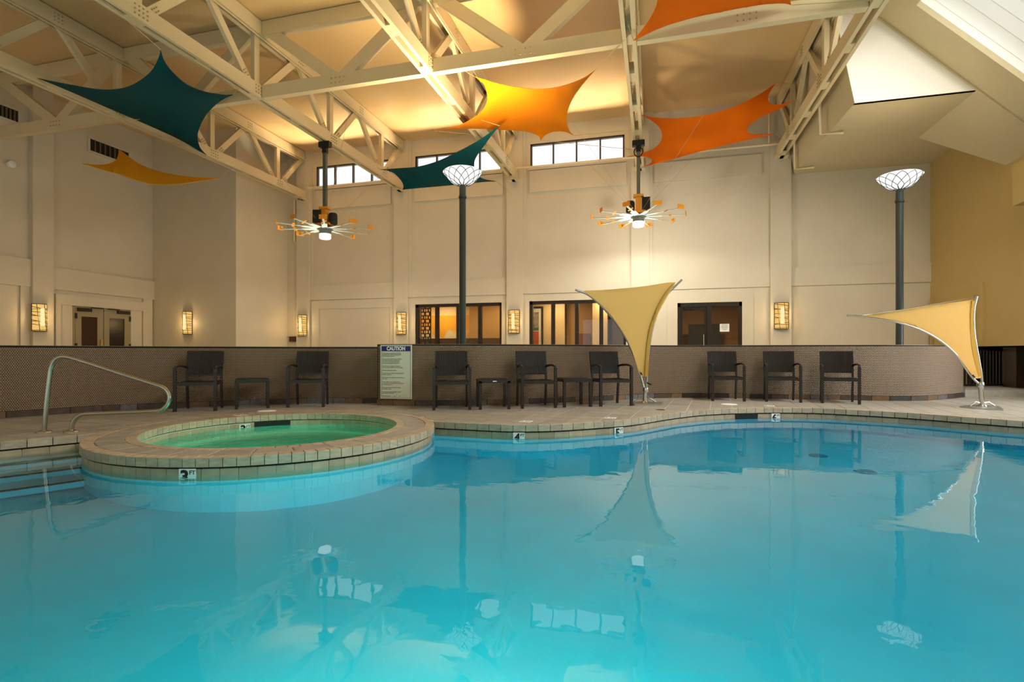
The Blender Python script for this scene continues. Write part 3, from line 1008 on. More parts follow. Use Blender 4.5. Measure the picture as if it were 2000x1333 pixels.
# one straight left edge
e1 = EL[-1].copy()
while (e1 - SPC).length > RO:
    e1 = e1 - dl * 0.005
EL[-1] = e1
ELs = [EL[-1] + dl * 3.4, EL[-1] + dl * 1.7, EL[-1]]
ER_px = [(847, 824), (890, 826), (933, 828.2), (1000, 830.8), (1049, 830.4), (1097, 829), (1141, 826.3), (1183, 823.5), (1214, 821.5), (1245, 818), (1280, 812.5), (1314, 807.5), (1361, 802.3), (1415, 799), (1484, 797.4), (1537, 797), (1600, 798), (1685, 802), (1777, 807), (1853, 812.5), (1933, 818.4), (2000, 823)]
ER = [onz(u, v) for u, v in ER_px]
ERc = resample(spline(ER, 6), 0.05)
# smooth a little
for _ in range(6):
    ERc = [ERc[0]] + [(ERc[i - 1] + ERc[i] * 2 + ERc[i + 1]) / 4 for i in range(1, len(ERc) - 1)] + [ERc[-1]]
last = ERc[-1]
tail = spline([ERc[-1], Vector((5.3, 8.0, 0)), Vector((6.15, 7.1, 0)), Vector((6.55, 5.8, 0)), Vector((6.4, 4.0, 0)), Vector((5.6, 2.0, 0)), Vector((4.2, 0.85, 0)), Vector((2.0, 0.42, 0)), Vector((-1.0, 0.40, 0)), Vector((-3.6, 0.45, 0)), Vector((-6.2, 0.55, 0)), ELs[0]], 8)[1:]


def ang(p):
    return atan2(p.y - SPC.y, p.x - SPC.x)


aL, aR = ang(EL[-1]), ang(ERc[0])           # left start and right end of the tub's front arc


def arc(r, a0, a1, n):
    return [SPC + Vector((r * cos(a0 + (a1 - a0) * k / n), r * sin(a0 + (a1 - a0) * k / n), 0)) for k in range(n + 1)]


while aL > aR:
    aL -= 2 * pi
front = arc(RO, aL, aR, 60)                  # counter-clockwise: left -> near side -> right
back = arc(RO, aR, aL + 2 * pi, 60)          # right -> far side -> left
pool_line = ELs[:-1] + front + ERc[1:] + tail[:-1]       # closed, pool inside
POOL = [(p.x, p.y) for p in pool_line]


def area(poly):
    return 0.5 * sum(poly[i - 1][0] * poly[i][1] - poly[i][0] * poly[i - 1][1] for i in range(len(poly)))


if area(POOL) < 0:
    POOL = POOL[::-1]


def inside(p, poly):
    x, y = p[0], p[1]
    c = False
    j = len(poly) - 1
    for i in range(len(poly)):
        xi, yi = poly[i][0], poly[i][1]
        xj, yj = poly[j][0], poly[j][1]
        if (yi > y) != (yj > y) and x < (xj - xi) * (y - yi) / (yj - yi) + xi:
            c = not c
        j = i
    return c


# deck: everything of the room that is neither pool nor tub (far side of the pool)
deck_poly = [(p.x, p.y) for p in (ELs[:-1] + back[::-1] + ERc[1:] + tail[:4])] + [(8.8, 6.2), (9.3, YW), (XSIDE, YW), (XL, YRET), (XL, 1.0)]
if area(deck_poly) < 0:
    deck_poly = deck_poly[::-1]
def pull(P, d):
    return [(q - n_ * d) for q, n_ in zip(P, [Vector(((P[min(i + 1, len(P) - 1)] - P[max(i - 1, 0)]).normalized().y, -(P[min(i + 1, len(P) - 1)] - P[max(i - 1, 0)]).normalized().x, 0)) for i in range(len(P))])]


slab_poly = [(p.x, p.y) for p in (pull(ELs, 0.045) + arc(RO - 0.06, aR, aL + 2 * pi, 60)[::-1] + pull(ERc[1:] + tail[:4], 0.045))] + [(8.8, 6.2), (9.3, YW), (XSIDE, YW), (XL, YRET), (XL, 1.0)]
if area(slab_poly) < 0:
    slab_poly = slab_poly[::-1]
floor = struct(MB().prism(slab_poly, -0.25, -0.006).build('floor', M_GROUT), 'beige stone tiled pool deck')

# low tiled wall ------------------------------------------------------------
TWL = [onz(u, v) for u, v in ((0, 817), (65, 814), (110, 810), (190, 804), (250, 801), (300, 799), (400, 795), (500, 791), (600, 788), (680, 787.3), (737, 787.5))]
TWL = [TWL[0] + (TWL[0] - TWL[2]).normalized() * k for k in (1.8, 0.9)] + TWL
TWR = [onz(u, v) for u, v in ((737, 791.5), (790, 793), (830, 793), (900, 792.5), (950, 792), (1040, 788.8), (1090, 786.8), (1172, 783.6), (1225, 780.5), (1281, 778), (1340, 777.2), (1390, 777.4), (1495, 779.2), (1576, 780.8), (1655, 782), (1706, 783), (1750, 783.6), (1795, 783.4), (1832, 781.5), (1862, 778.5), (1882, 776))]


def smooth_line(P, it=25):
    Q = resample(spline(P, 6), 0.08)
    for _ in range(it):
        Q = [Q[0]] + [(Q[i - 1] + Q[i] * 2 + Q[i + 1]) / 4 for i in range(1, len(Q) - 1)] + [Q[-1]]
    return Q


TWLs, TWRs = smooth_line(TWL), smooth_line(TWR, 12)
# turn the free right end back towards the fence
e_ = (TWRs[-1] - TWRs[-3]).normalized()


def normals(P):
    out = []
    for i in range(len(P)):
        t_ = (P[min(i + 1, len(P) - 1)] - P[max(i - 1, 0)]).normalized()
        out.append(Vector((t_.y, -t_.x, 0)))      # towards the pool when the line runs left to right
    return out


def low_wall(P, H, name, lab):
    NN = normals(P)
    th = 0.28
    mb = MB()
    poly = [(p.x, p.y) for p in P] + [((p - n_ * th).x, (p - n_ * th).y) for p, n_ in zip(P[::-1], NN[::-1])]
    mb.prism(poly, 0.0, H)
    w_ = struct(mb.build(name, M_GROUTD), lab)
    # penny tiles
    rp_, pitch, row = 0.0108, 0.0252, 0.0252 * 0.866
    Lc = [0]
    for a_, b_2 in zip(P, P[1:]):
        Lc.append(Lc[-1] + (b_2 - a_).length)
    S = np.arange(0.02, Lc[-1] - 0.01, pitch)
    px_ = np.interp(np.concatenate([S, S + pitch / 2]), Lc, [p.x for p in P])
    py_ = np.interp(np.concatenate([S, S + pitch / 2]), Lc, [p.y for p in P])
    nx_ = np.interp(np.concatenate([S, S + pitch / 2]), Lc, [n_.x for n_ in NN])
    ny_ = np.interp(np.concatenate([S, S + pitch / 2]), Lc, [n_.y for n_ in NN])
    nS = len(S)
    Zr = np.arange(0.10, H - 0.015, row)
    K = 6
    cx, cy_, cz, dx, dy = [], [], [], [], []
    for i, z in enumerate(Zr):
        sl_ = slice(0, nS) if i % 2 == 0 else slice(nS, 2 * nS)
        cx.append(px_[sl_]); cy_.append(py_[sl_]); dx.append(nx_[sl_]); dy.append(ny_[sl_]); cz.append(np.full(nS, z))
    cx, cy_, cz, dx, dy = map(np.concatenate, (cx, cy_, cz, dx, dy))
    nn = np.sqrt(dx * dx + dy * dy); dx /= nn; dy /= nn
    n = len(cx)
    ang_ = np.arange(K) * 2 * pi / K + pi / 6
    V = np.zeros((n, 2 * K, 3), np.float32)
    for lay, (r_, o_) in enumerate(((rp_ * 1.08, 0.0), (rp_ * 0.92, 0.0028))):
        for k in range(K):
            du, dz = r_ * cos(ang_[k]), r_ * sin(ang_[k])
            V[:, lay * K + k, 0] = cx - dy * du + dx * o_
            V[:, lay * K + k, 1] = cy_ + dx * du + dy * o_
            V[:, lay * K + k, 2] = cz + dz
    base = np.array([[k, (k + 1) % K, K + (k + 1) % K, K + k] for k in range(K)])
    idx = np.arange(n) * 2 * K
    Q = (idx[:, None, None] + base[None]).reshape(-1)
    C = (idx[:, None] + np.arange(K, 2 * K)[None]).reshape(-1)
    me = bpy.data.meshes.new('penny_tiles')
    me.vertices.add(n * 2 * K)
    me.vertices.foreach_set('co', V.reshape(-1))
    me.loops.add(len(Q) + len(C))
    me.loops.foreach_set('vertex_index', np.concatenate([Q, C]).astype(np.int32))
    starts = np.concatenate([np.arange(n * K) * 4, len(Q) + np.arange(n) * K]).astype(np.int32)
    me.polygons.add(n * K + n)
    me.polygons.foreach_set('loop_start', starts)
    me.update(calc_edges=True)
    me.validate()
    me.materials.append(M_PENNY)
    o = bpy.data.objects.new('penny_tiles', me)
    COL.objects.link(o)
    o.parent = w_
    o['kind'] = 'stuff'
    # slate base tiles
    j = 0
    s = 0.0
    while s < Lc[-1] - 0.02:
        wdt = random.choice((0.22, 0.30, 0.30, 0.38))
        s1 = min(s + wdt, Lc[-1])
        a_ = Vector((np.interp(s + 0.004, Lc, [p.x for p in P]), np.interp(s + 0.004, Lc, [p.y for p in P]), 0))
        b_2 = Vector((np.interp(s1 - 0.004, Lc, [p.x for p in P]), np.interp(s1 - 0.004, Lc, [p.y for p in P]), 0))
        n_ = Vector((np.interp((s + s1) / 2, Lc, [q.x for q in NN]), np.interp((s + s1) / 2, Lc, [q.y for q in NN]), 0)).normalized()
        if (b_2 - a_).length > 0.03:
            tdir = (b_2 - a_).normalized()
            MB().obox((a_ + b_2) / 2 + n_ * 0.006 + Vector((0, 0, 0.045)), tdir, tdir.cross(Vector((0, 0, 1))), Vector((0, 0, 1)), (b_2 - a_).length / 2, 0.012, 0.043).build('base_tile', M_SLATE[random.choice((0, 0, 1, 1, 2, 3, 3))], w_)
        s = s1
        j += 1
    # metal edge strip on top
    st = MB()
    pts = [p + Vector((0, 0, H)) for p in P]
    for a_, b_2, n_ in zip(pts, pts[1:], NN):
        st.add([a_ + n_ * 0.006, b_2 + n_ * 0.006, b_2 - n_ * th, a_ - n_ * th, a_ + n_ * 0.006 + Vector((0, 0, 0.008)), b_2 + n_ * 0.006 + Vector((0, 0, 0.008)), b_2 - n_ * th + Vector((0, 0, 0.008)), a_ - n_ * th + Vector((0, 0, 0.008))],
               [(3, 2, 1, 0), (4, 5, 6, 7), (0, 1, 5, 4), (2, 3, 7, 6)])
    st.build('edge_strip', mat(name + '_strip', lin(120, 104, 80), 0.35, metal=0.4), w_)
    return w_


wall_low_a = low_wall(TWLs, 0.985, 'wall_low_left', 'curved low wall of dark penny tiles behind the hot tub')
wall_low_b = low_wall(TWRs, 1.025, 'wall_low_right', 'waving low wall of dark penny tiles behind the armchairs, ending in a rounded corner')
# end block of the wall by the fence
pe = TWRs[-1]
MB().box(pe.x - 0.06, pe.y - 0.02, 0, pe.x + 0.02, pe.y + 0.06, 0.20).build('base_tile', M_SLATE[2], wall_low_b)
# tiled pillar at the far right of the fence
pq = atd(1979, 700, 11.35)
struct(MB().box(pq.x, pq.y - 0.1, 0.13, pq.x + 0.6, pq.y + 0.35, 1.0).build('wall_pillar', mat('pillar_tile', lin(70, 54, 40), 0.4, bump=0.4, bscale=70)), 'dark tiled pillar at the right end of the fence')

# deck tiles ----------------------------------------------------------------
TD = Vector((0.107, 0.994, 0)); TU = Vector((0.994, -0.107, 0))
TS = 0.335
edge_far = [(p.x, p.y) for p in TWLs + TWRs]
tile_zone = [(p.x, p.y) for p in ELs[:-1]] + [(p.x, p.y) for p in back[::-1]] + [(p.x, p.y) for p in ERc[1:]] + [(tail[3].x, tail[3].y), (8.5, 7.5), (q1.x + 1.2, q1.y + 0.2), (q0.x, q0.y)] + [(p.x, p.y) for p in (TWLs + TWRs)[::-1]]
if area(tile_zone) < 0:
    tile_zone = tile_zone[::-1]
near_edge = ELs[:-1] + back[::-1] + ERc[1:] + tail[:3]
near_pts = resample(ELs[:-1] + [EL[-1]], 0.05) + back[::-1] + ERc[1:] + resample(tail[:4], 0.05)
near_np = np.array([(p.x, p.y) for p in near_pts])


def clip_half(poly, p0, n_):
    out = []
    for i in range(len(poly)):
        a_, b_2 = poly[i], poly[(i + 1) % len(poly)]
        da, db = (a_ - p0).dot(n_), (b_2 - p0).dot(n_)
        if da >= 0:
            out.append(a_)
        if da * db < 0:
            out.append(a_.lerp(b_2, da / (da - db)))
    return out


tiles = []
for i in range(-40, 40):
    for j in range(0, 60):
        c_ = TU * (i * TS + 0.05) + TD * (j * TS + 0.1)
        g = 0.006
        quad = [c_ + TU * (sx * (TS / 2 - g)) + TD * (sy * (TS / 2 - g)) for sx, sy in ((-1, -1), (1, -1), (1, 1), (-1, 1))]
        ins = [inside(q, tile_zone) for q in quad] + [inside(c_, tile_zone)]
        if not any(ins):
            continue
        # trim along the pool edge and the tub ring
        poly = quad
        d2 = ((near_np - np.array([c_.x, c_.y])) ** 2).sum(1)
        k = int(d2.argmin())
        if d2[k] < 0.30 ** 2:
            for kk in (max(0, k - 3), k, min(len(near_pts) - 1, k + 3)):
                p_ = near_pts[kk]
                t_ = near_pts[min(kk + 1, len(near_pts) - 1)] - near_pts[max(kk - 1, 0)]
                n_ = Vector((-t_.y, t_.x, 0)).normalized()
                if not inside(p_ + n_ * 0.03, deck_poly):
                    n_ = -n_
                poly = clip_half(poly, p_ + n_ * 0.012, n_)
                if len(poly) < 3:
                    break
        if len(poly) >= 3:
            tiles.append((poly, (c_ - Vector((0, 0, 0))).length))
tiles.sort(key=lambda t: t[1])
rest = MB()
for k, (poly, d_) in enumerate(tiles):
    P2 = [(p.x, p.y) for p in poly]
    if area(P2) < 0:
        P2 = P2[::-1]
    if k < 298:
        MB().prism(P2, -0.012, 0.0 + random.uniform(-0.0006, 0.0006)).build('tile', M_STONE, floor)
    else:
        rest.prism(P2, -0.012, 0.0)
if rest.v:
    rest.build('far_tiles', M_STONE, floor, kind='stuff')

# pool ----------------------------------------------------------------------
pool = sroot('floor_pool', (0, 4, -1.5), 'freeform swimming pool with turquoise water and stone coping')
zf = lambda x, y: -1.45 - 0.05 * x
n_p = len(POOL)
def offset_poly(poly, d):
    out = []
    n = len(poly)
    for i in range(n):
        a_, b_2, c_ = Vector(poly[i - 1]), Vector(poly[i]), Vector(poly[(i + 1) % n])
        t_ = (c_ - a_).normalized()
        out.append((b_2.x + t_.y * d, b_2.y - t_.x * d))
    return out


BP = offset_poly(POOL, 0.02)
basin = MB()
basin.add([(x, y, -0.10) for x, y in BP] + [(x, y, zf(x, y)) for x, y in BP], [(i, (i + 1) % n_p, n_p + (i + 1) % n_p, n_p + i) for i in range(n_p)] + [tuple(n_p + i for i in range(n_p))])
bo = raw_mesh('pool_basin', [tuple(v) for v in basin.v], basin.f, M_PLASTER, pool, recalc=False)


wp = offset_poly(POOL, 0.03)
water = MB().prism(wp, lambda x, y: zf(x, y) - 0.05, WZ).build('pool_water', M_WATER, pool, label='still turquoise water')


def along(P, step, name, m, parent, z0, z1, d_out, d_in, gap, closed=False, cond=None, jitter=0.0):
    """row of wedge shaped stones along a line; d_out/d_in measured towards the pool (left of travel negative)"""
    Q = resample(P, step)
    NN_ = normals(Q)
    if closed:
        NN_[0] = NN_[-1] = (NN_[0] + NN_[-1]).normalized()
    made = 0
    for i in range(len(Q) - 1):
        a_, b_2 = Q[i], Q[i + 1]
        mid = (a_ + b_2) / 2
        if cond and not cond(mid):
            continue
        na, nb = NN_[i], NN_[i + 1]
        t_ = (b_2 - a_).normalized() * (gap / 2)
        j = random.uniform(-jitter, jitter)
        poly = [a_ + na * d_in + t_, a_ + na * (d_out + j) + t_, b_2 + nb * (d_out + j) - t_, b_2 + nb * d_in - t_]
        P2 = [(p.x, p.y) for p in poly]
        if area(P2) < 0:
            P2 = P2[::-1]
        mb = MB()
        # chamfered top so that the joints read
        c_ = Vector((sum(p[0] for p in P2) / 4, sum(p[1] for p in P2) / 4))
        n = 4
        ch = 0.004
        ins = [(p[0] + (c_.x - p[0]) * ch / 0.05, p[1] + (c_.y - p[1]) * ch / 0.05) for p in P2]
        mb.add([(p[0], p[1], z0) for p in P2] + [(p[0], p[1], z1 - ch) for p in P2] + [(p[0], p[1], z1) for p in ins],
               [(3, 2, 1, 0), (8, 9, 10, 11)] + [(k, (k + 1) % n, n + (k + 1) % n, n + k) for k in range(n)] + [(n + k, n + (k + 1) % n, 2 * n + (k + 1) % n, 2 * n + k) for k in range(n)])
        mb.build(name, m, parent)
        made += 1
    return made


# skimmer mouths are gaps in the waterline row
sk_pool = onz(1459, 811, -0.1)
sk_tub_a = ang(onz(532, 824, -0.1))
not_skim = lambda p: (Vector((p.x, p.y, 0)) - Vector((sk_pool.x, sk_pool.y, 0))).length > 0.21
ERv = ERc + tail[1:5]
along(ERv, 0.155, 'coping_stone', M_COPE, pool, -0.078, 0.003, 0.012, -0.055, 0.007, jitter=0.001)
along(ERv, 0.20, 'waterline_tile', M_LINE, pool, -0.31, -0.097, -0.006, -0.03, 0.004, cond=not_skim)
along(list(ELs), 0.205, 'coping_stone', M_COPE, pool, -0.078, 0.003, 0.012, -0.055, 0.007, jitter=0.001)
along(list(ELs), 0.21, 'waterline_tile', M_LINE, pool, -0.31, -0.097, -0.006, -0.03, 0.004)
sks = MB()
sk_q = [p for p in ERc if (p - Vector((sk_pool.x, sk_pool.y, 0))).length < 0.315]
for a_, b_2, na in zip(sk_q, sk_q[1:], normals(sk_q)):
    lo, hi = Vector((0, 0, -0.31)), Vector((0, 0, -0.085))
    sks.add([a_ - na * 0.013 + lo, b_2 - na * 0.013 + lo, b_2 - na * 0.013 + hi, a_ - na * 0.013 + hi], [(0, 1, 2, 3)])
sks.build('skimmer_mouth', M_BLACK, pool)
# dark joint line under the coping
for P_ in (ERv, list(ELs)):
    Q_ = resample(P_, 0.12); NN_ = normals(Q_)
    jl = MB()
    for a_, b_2, na in zip(Q_, Q_[1:], NN_):
        jl.add([a_ - na * 0.018 + Vector((0, 0, -0.105)), b_2 - na * 0.018 + Vector((0, 0, -0.105)), b_2 - na * 0.018 + Vector((0, 0, -0.003)), a_ - na * 0.018 + Vector((0, 0, -0.003))], [(0, 1, 2, 3)])
    jl.build('coping_joint', M_GROUTD, pool)
# underwater steps at the left end
inn = Vector((-dl.y, dl.x, 0))
if not inside(EL[-1] + dl * 1.0 + inn * 0.3, POOL):
    inn = -inn
s_a, s_b = EL[-1] - dl * 0.3, EL[-1] + dl * 3.2
for k in range(3):
    p_ = [s_a, s_b, s_b + inn * 0.33 * (k + 1), s_a + inn * 0.33 * (k + 1)]
    P2 = [(q.x, q.y) for q in p_]
    if area(P2) < 0: P2 = P2[::-1]
    z_ = WZ - 0.19 - 0.26 * k
    MB().prism(P2, z_ - 0.26, z_).build('step_tread', M_PLASTER, pool)
    e0, e1 = s_a + inn * (0.33 * (k + 1) + 0.002), s_b + inn * (0.33 * (k + 1) + 0.002)
    MB().beam(e0 + Vector((0, 0, z_ - 0.01)), e1 + Vector((0, 0, z_ - 0.01)), 0.05, 0.03, inn).build('step_nosing', M_GROUTD, pool)
for (u, v) in ((1598, 890), (1690, 921)):
    p_ = onz(u, v, WZ)
    r_ = ray(u, v).normalized()
    c1 = -r_.z
    k_ = 1 / 1.33
    d_ = r_ * k_ + Vector((0, 0, 1)) * (k_ * c1 - sqrt(1 - k_ * k_ * (1 - c1 * c1)))
    q_ = p_ + d_ * ((p_.z - zf(p_.x, p_.y)) / -d_.z)
    MB().lathe([(0.0, 0.02), (0.10, 0.02), (0.115, 0.0)], 16, (q_.x, q_.y, zf(q_.x, q_.y) + 0.002)).build('drain_cover', M_DRAIN, pool)

# hot tub ---------------------------------------------------------------------
tub = thing('hot_tub', 'round hot tub with green water and a broad stone rim set into the pool edge', 'hot tub', (SPC.x, SPC.y, -0.9))
bs = MB().lathe([(0.0, -0.95), (RI - 0.2, -0.95), (RI - 0.05, -0.88), (RI + 0.006, -0.72), (RI + 0.006, -0.09)], 64, SPC)
raw_mesh('tub_shell', [tuple(v) for v in bs.v], bs.f, M_TUBPL, tub, recalc=False)
sh = MB().lathe([(RO - 0.05, -1.5), (RO - 0.03, -0.012), (RI + 0.04, -0.012), (RI + 0.02, -0.4)], 72, SPC)
sh.build('rim_core', M_GROUT, tub)
MB().prism([(SPC.x + (RI - 0.005) * cos(2 * pi * k / 64), SPC.y + (RI - 0.005) * sin(2 * pi * k / 64)) for k in range(64)], -0.97, -0.148).build('tub_water', M_TUBW, tub, label='rippled green water')
full = arc(RO, 0, 2 * pi, 160)
full_i = arc(RI, 0, 2 * pi, 160)
def on_front(p):
    a_ = ang(p)
    while a_ < aL: a_ += 2 * pi
    return a_ < aR + 0.02
along(full, 0.1085, 'coping_stone', M_COPE, tub, -0.078, 0.004, 0.012, -0.10, 0.006, closed=True, jitter=0.0015)
along(full, 0.15, 'waterline_tile', M_LINE, tub, -0.34, -0.097, -0.008, -0.035, 0.004, closed=True, cond=on_front)
along(full, 0.15, 'lower_tile', M_PLASTER, tub, -1.5, -0.345, -0.008, -0.035, 0.001, closed=True, cond=on_front)
along(full_i, 0.105, 'coping_stone', M_COPE, tub, -0.078, 0.004, 0.09, -0.012, 0.005, closed=True)
sk_p = SPC + Vector((RI * cos(sk_tub_a), RI * sin(sk_tub_a), 0))
along(full_i, 0.17, 'waterline_tile', M_LINE, tub, -0.24, -0.096, 0.03, 0.004, 0.004, closed=True, cond=lambda p: (p - sk_p).length > 0.17)
along(arc(RI + 0.09, 0, 2 * pi, 160), 0.30, 'rim_tile', M_STONE, tub, -0.012, 0.003, RO - RI - 0.19, 0.004, 0.006, closed=True)
Z_ = Vector((0, 0, 1))
smb = MB()
for k in range(8):
    a0, a1 = sk_tub_a - 0.17 + 0.0425 * k, sk_tub_a - 0.17 + 0.0425 * (k + 1)
    P_ = [SPC + Vector(((RI + 0.001) * cos(t), (RI + 0.001) * sin(t), 0)) for t in (a0, a1)]
    smb.add([P_[0] + Z_ * -0.235, P_[1] + Z_ * -0.235, P_[1] + Z_ * -0.09, P_[0] + Z_ * -0.09], [(0, 1, 2, 3)])
smb.build('skimmer_mouth', M_BLACK, tub)
for (r_, z_) in ((RO - 0.028, -0.087), (RI + 0.013, -0.087)):
    MB().lathe([(r_, z_ - 0.014), (r_, z_ + 0.083)], 96, SPC).build('coping_joint', M_GROUTD, tub)


# depth marks (tile with painted figures, half under water)
def depth_mark(parent, c, xdir, num, zc, size=0.14):
    xdir = xdir.normalized()
    n_ = Vector((xdir.y, -xdir.x, 0))
    c = Vector((c.x, c.y, zc))
    m = MB().obox(c, xdir, n_, Vector((0, 0, 1)), size / 2, 0.006, size / 2).build('depth_mark', M_WHITE, parent, label='white depth tile with black figures')
    f0 = c + n_ * 0.0072
    text_mesh(num, size * 1.08, M_BLACK, m, face_matrix(f0 - xdir * size * 0.16 - Vector((0, 0, size * 0.02)), xdir), 'figure', bold=0.006)
    text_mesh('FT', size * 0.34, M_BLACK, m, face_matrix(f0 + xdir * size * 0.30 + Vector((0, 0, size * 0.26)), xdir), 'figure', bold=0.001)
    return m


def tub_mark(a_, r_, outward, num, zc):
    p_ = SPC + Vector((r_ * cos(a_), r_ * sin(a_), 0))
    x_ = Vector((-sin(a_), cos(a_), 0)) if outward else Vector((sin(a_), -cos(a_), 0))
    depth_mark(tub, p_, x_, num, zc)


tub_mark(ang(onz(379, 925, -0.15)), RO + 0.001, True, '3', -0.16)
tub_mark(ang(onz(467, 830, -0.14)), RI - 0.001, False, '3', -0.175)
for (u, v, num) in ((1013.5, 849, '4'), (1201, 842, '5'), (1512, 814, '6')):
    p_ = onz(u, v, -0.14)
    k = min(range(len(ERc)), key=lambda i: (ERc[i] - Vector((p_.x, p_.y, 0))).length)
    t_ = (ERc[min(k + 3, len(ERc) - 1)] - ERc[max(k - 3, 0)]).normalized()
    n_ = Vector((t_.y, -t_.x, 0))
    depth_mark(pool, ERc[k] + n_ * 0.002, t_, num, -0.162)
# small depth tiles laid in the deck
for (u, v, num, lab) in ((1027, 824, '4', None), (1192, 817, '5', None), (1503, 793.3, '6', None), (470, 812, '3', None)):
    p_ = onz(u, v)
    m = MB().obox(p_ + Vector((0, 0, 0.002)), TU, TD, Vector((0, 0, 1)), 0.075, 0.075, 0.002).build('depth_mark', M_WHITE, floor, label='white depth tile set in the deck')
    text_mesh(num + ' FT', 0.075, M_BLACK, m, Matrix(((TU.x, TD.x, 0, p_.x), (TU.y, TD.y, 0, p_.y), (0, 0, 1, 0.005), (0, 0, 0, 1))), 'figure', bold=0.001)
for (u, v) in ((521, 803.3), (1424, 790.3)):
    p_ = onz(u, v)
    ld = MB().lathe([(0.0, 0.006), (0.125, 0.006), (0.135, 0.0)], 24, p_).build('skimmer_lid', M_WHITE)
    tag(ld, 'round white skimmer lid in the deck %s' % ('behind the hot tub' if u < 1000 else 'in front of the third armchair from the right'), 'lid', 'skimmer lids')
pdr = onz(1290, 801)
tag(MB().lathe([(0.0, 0.003), (0.07, 0.003), (0.075, 0.0)], 16, pdr).build('deck_drain', M_STEEL), 'small round metal drain in the deck near the standing sail', 'drain')

# ================================================================== FURNITURE
Z3 = Vector((0, 0, 1))


def make_chair(name):
    """origin on the floor between the front legs; front looks along -Y"""
    t = thing(name, '', 'chair', local=True)
    W, D, SH, BH = 0.275, 0.46, 0.445, 0.905
    r = 0.019
    for s in (-1, 1):
        x = s * W
        MB().box(x - 0.022, -0.02, 0, x + 0.022, 0.02, 0.645).build('leg', M_CHAIRFR, t)
        MB().beam((s * (W - 0.03), D + 0.03, 0), (s * (W - 0.03), D - 0.02, SH), 0.034, 0.034).build('leg', M_CHAIRFR, t)
        pts = spline([Vector((x, -0.01, 0.63)), Vector((x, 0.03, 0.668)), Vector((x, 0.20, 0.685)), Vector((s * (W - 0.02), 0.38, 0.67)), Vector((s * (W - 0.03), D + 0.03, 0.645))], 5)
        MB().tube(pts, [0.022] + [0.019] * (len(pts) - 1), 7).build('armrest', M_CHAIRFR, t)
        MB().beam((x, 0.0, SH - 0.03), (s * (W - 0.03), D, SH - 0.03), 0.03, 0.036).build('side_rail', M_CHAIRFR, t)
        MB().beam((s * (W - 0.03), D - 0.03, SH - 0.03), (s * (W - 0.03), D + 0.07, BH), 0.034, 0.03).build('back_post', M_CHAIRFR, t)
    MB().box(-W, -0.015, SH - 0.055, W, 0.02, SH - 0.012).build('front_rail', M_CHAIRFR, t)
    # woven seat: gently dished, ribbed
    nx, ny = 48, 8
    def sheet(fn, nm):
        mb = MB()
        vs_, fs_ = [], []
        for i in range(nx + 1):
            for j in range(ny + 1):
                vs_.append(fn(i / nx, j / ny, i))
        for i in range(nx):
            for j in range(ny):
                fs_.append((i * (ny + 1) + j, (i + 1) * (ny + 1) + j, (i + 1) * (ny + 1) + j + 1, i * (ny + 1) + j + 1))
        n0 = len(vs_)
        off = fn(0, 0, 'n')
        vs2 = [Vector(v) + off for v in vs_]
        fs2 = [tuple(n0 + k for k in f[::-1]) for f in fs_]
        rim = [i * (ny + 1) for i in range(nx + 1)] + [nx * (ny + 1) + j for j in range(1, ny + 1)] + [i * (ny + 1) + ny for i in range(nx - 1, -1, -1)] + [j for j in range(ny - 1, 0, -1)]
        fr = [(rim[k], rim[(k + 1) % len(rim)], n0 + rim[(k + 1) % len(rim)], n0 + rim[k]) for k in range(len(rim))]
        mb.add(list(vs_) + vs2, fs_ + fs2 + fr)
        mb.build(nm, M_WICKER, t)
    sheet(lambda u, v, i: Vector((0, 0, -0.018)) if i == 'n' else ((u - 0.5) * 2 * (W - 0.035), v * D, SH - 0.012 * sin(pi * u) * (0.5 + 0.5 * sin(pi * v)) + (0.004 if i % 2 else 0)), 'seat')
    def back(u, v, i):
        if i == 'n':
            return Vector((0, 0.02, 0.004))
        z = 0.545 + v * 0.365
        y = D - 0.03 + (z - SH) / (BH - SH) * 0.10 + 0.02 * sin(pi * u) - (0.005 if i % 2 else 0)
        return ((u - 0.5) * 2 * (W - 0.012), y - 0.02, z)
    sheet(back, 'backrest')
    MB().beam((-(W - 0.03), D + 0.005, 0.535), ((W - 0.03), D + 0.005, 0.535), 0.024, 0.024, Vector((0, 1, 0))).build('back_rail', M_CHAIRFR, t)
    return t


def make_table(name):
    """origin on the floor between the two front legs"""
    t = thing(name, '', 'table', local=True)
    W, H = 0.225, 0.465
    for x in (-W, W):
        for y in (0.0, 0.44):
            MB().box(x - 0.022, y - 0.022, 0, x + 0.022, y + 0.022, H - 0.02).build('leg', M_CHAIRFR, t)
    fr = MB().box(-W - 0.022, -0.022, H - 0.055, W + 0.022, 0.014, H).box(-W - 0.022, 0.426, H - 0.055, W + 0.022, 0.462, H).box(-W - 0.022, 0.014, H - 0.055, -W + 0.014, 0.426, H).box(W - 0.014, 0.014, H - 0.055, W + 0.022, 0.426, H)
    fr.build('apron', M_CHAIRFR, t)
    tp = MB()
    for k in range(21):
        x = -W + 0.02 + (2 * W - 0.04) * k / 21
        tp.box(x, 0.0, H - 0.012, x + (2 * W - 0.04) / 21 - 0.004, 0.44, H + 0.004)
    tp.box(-W + 0.015, 0.012, H - 0.02, W - 0.015, 0.43, H - 0.012)
    o = tp.build('tabletop', M_WICKER, t)
    o['kind'] = 'stuff'
    return t


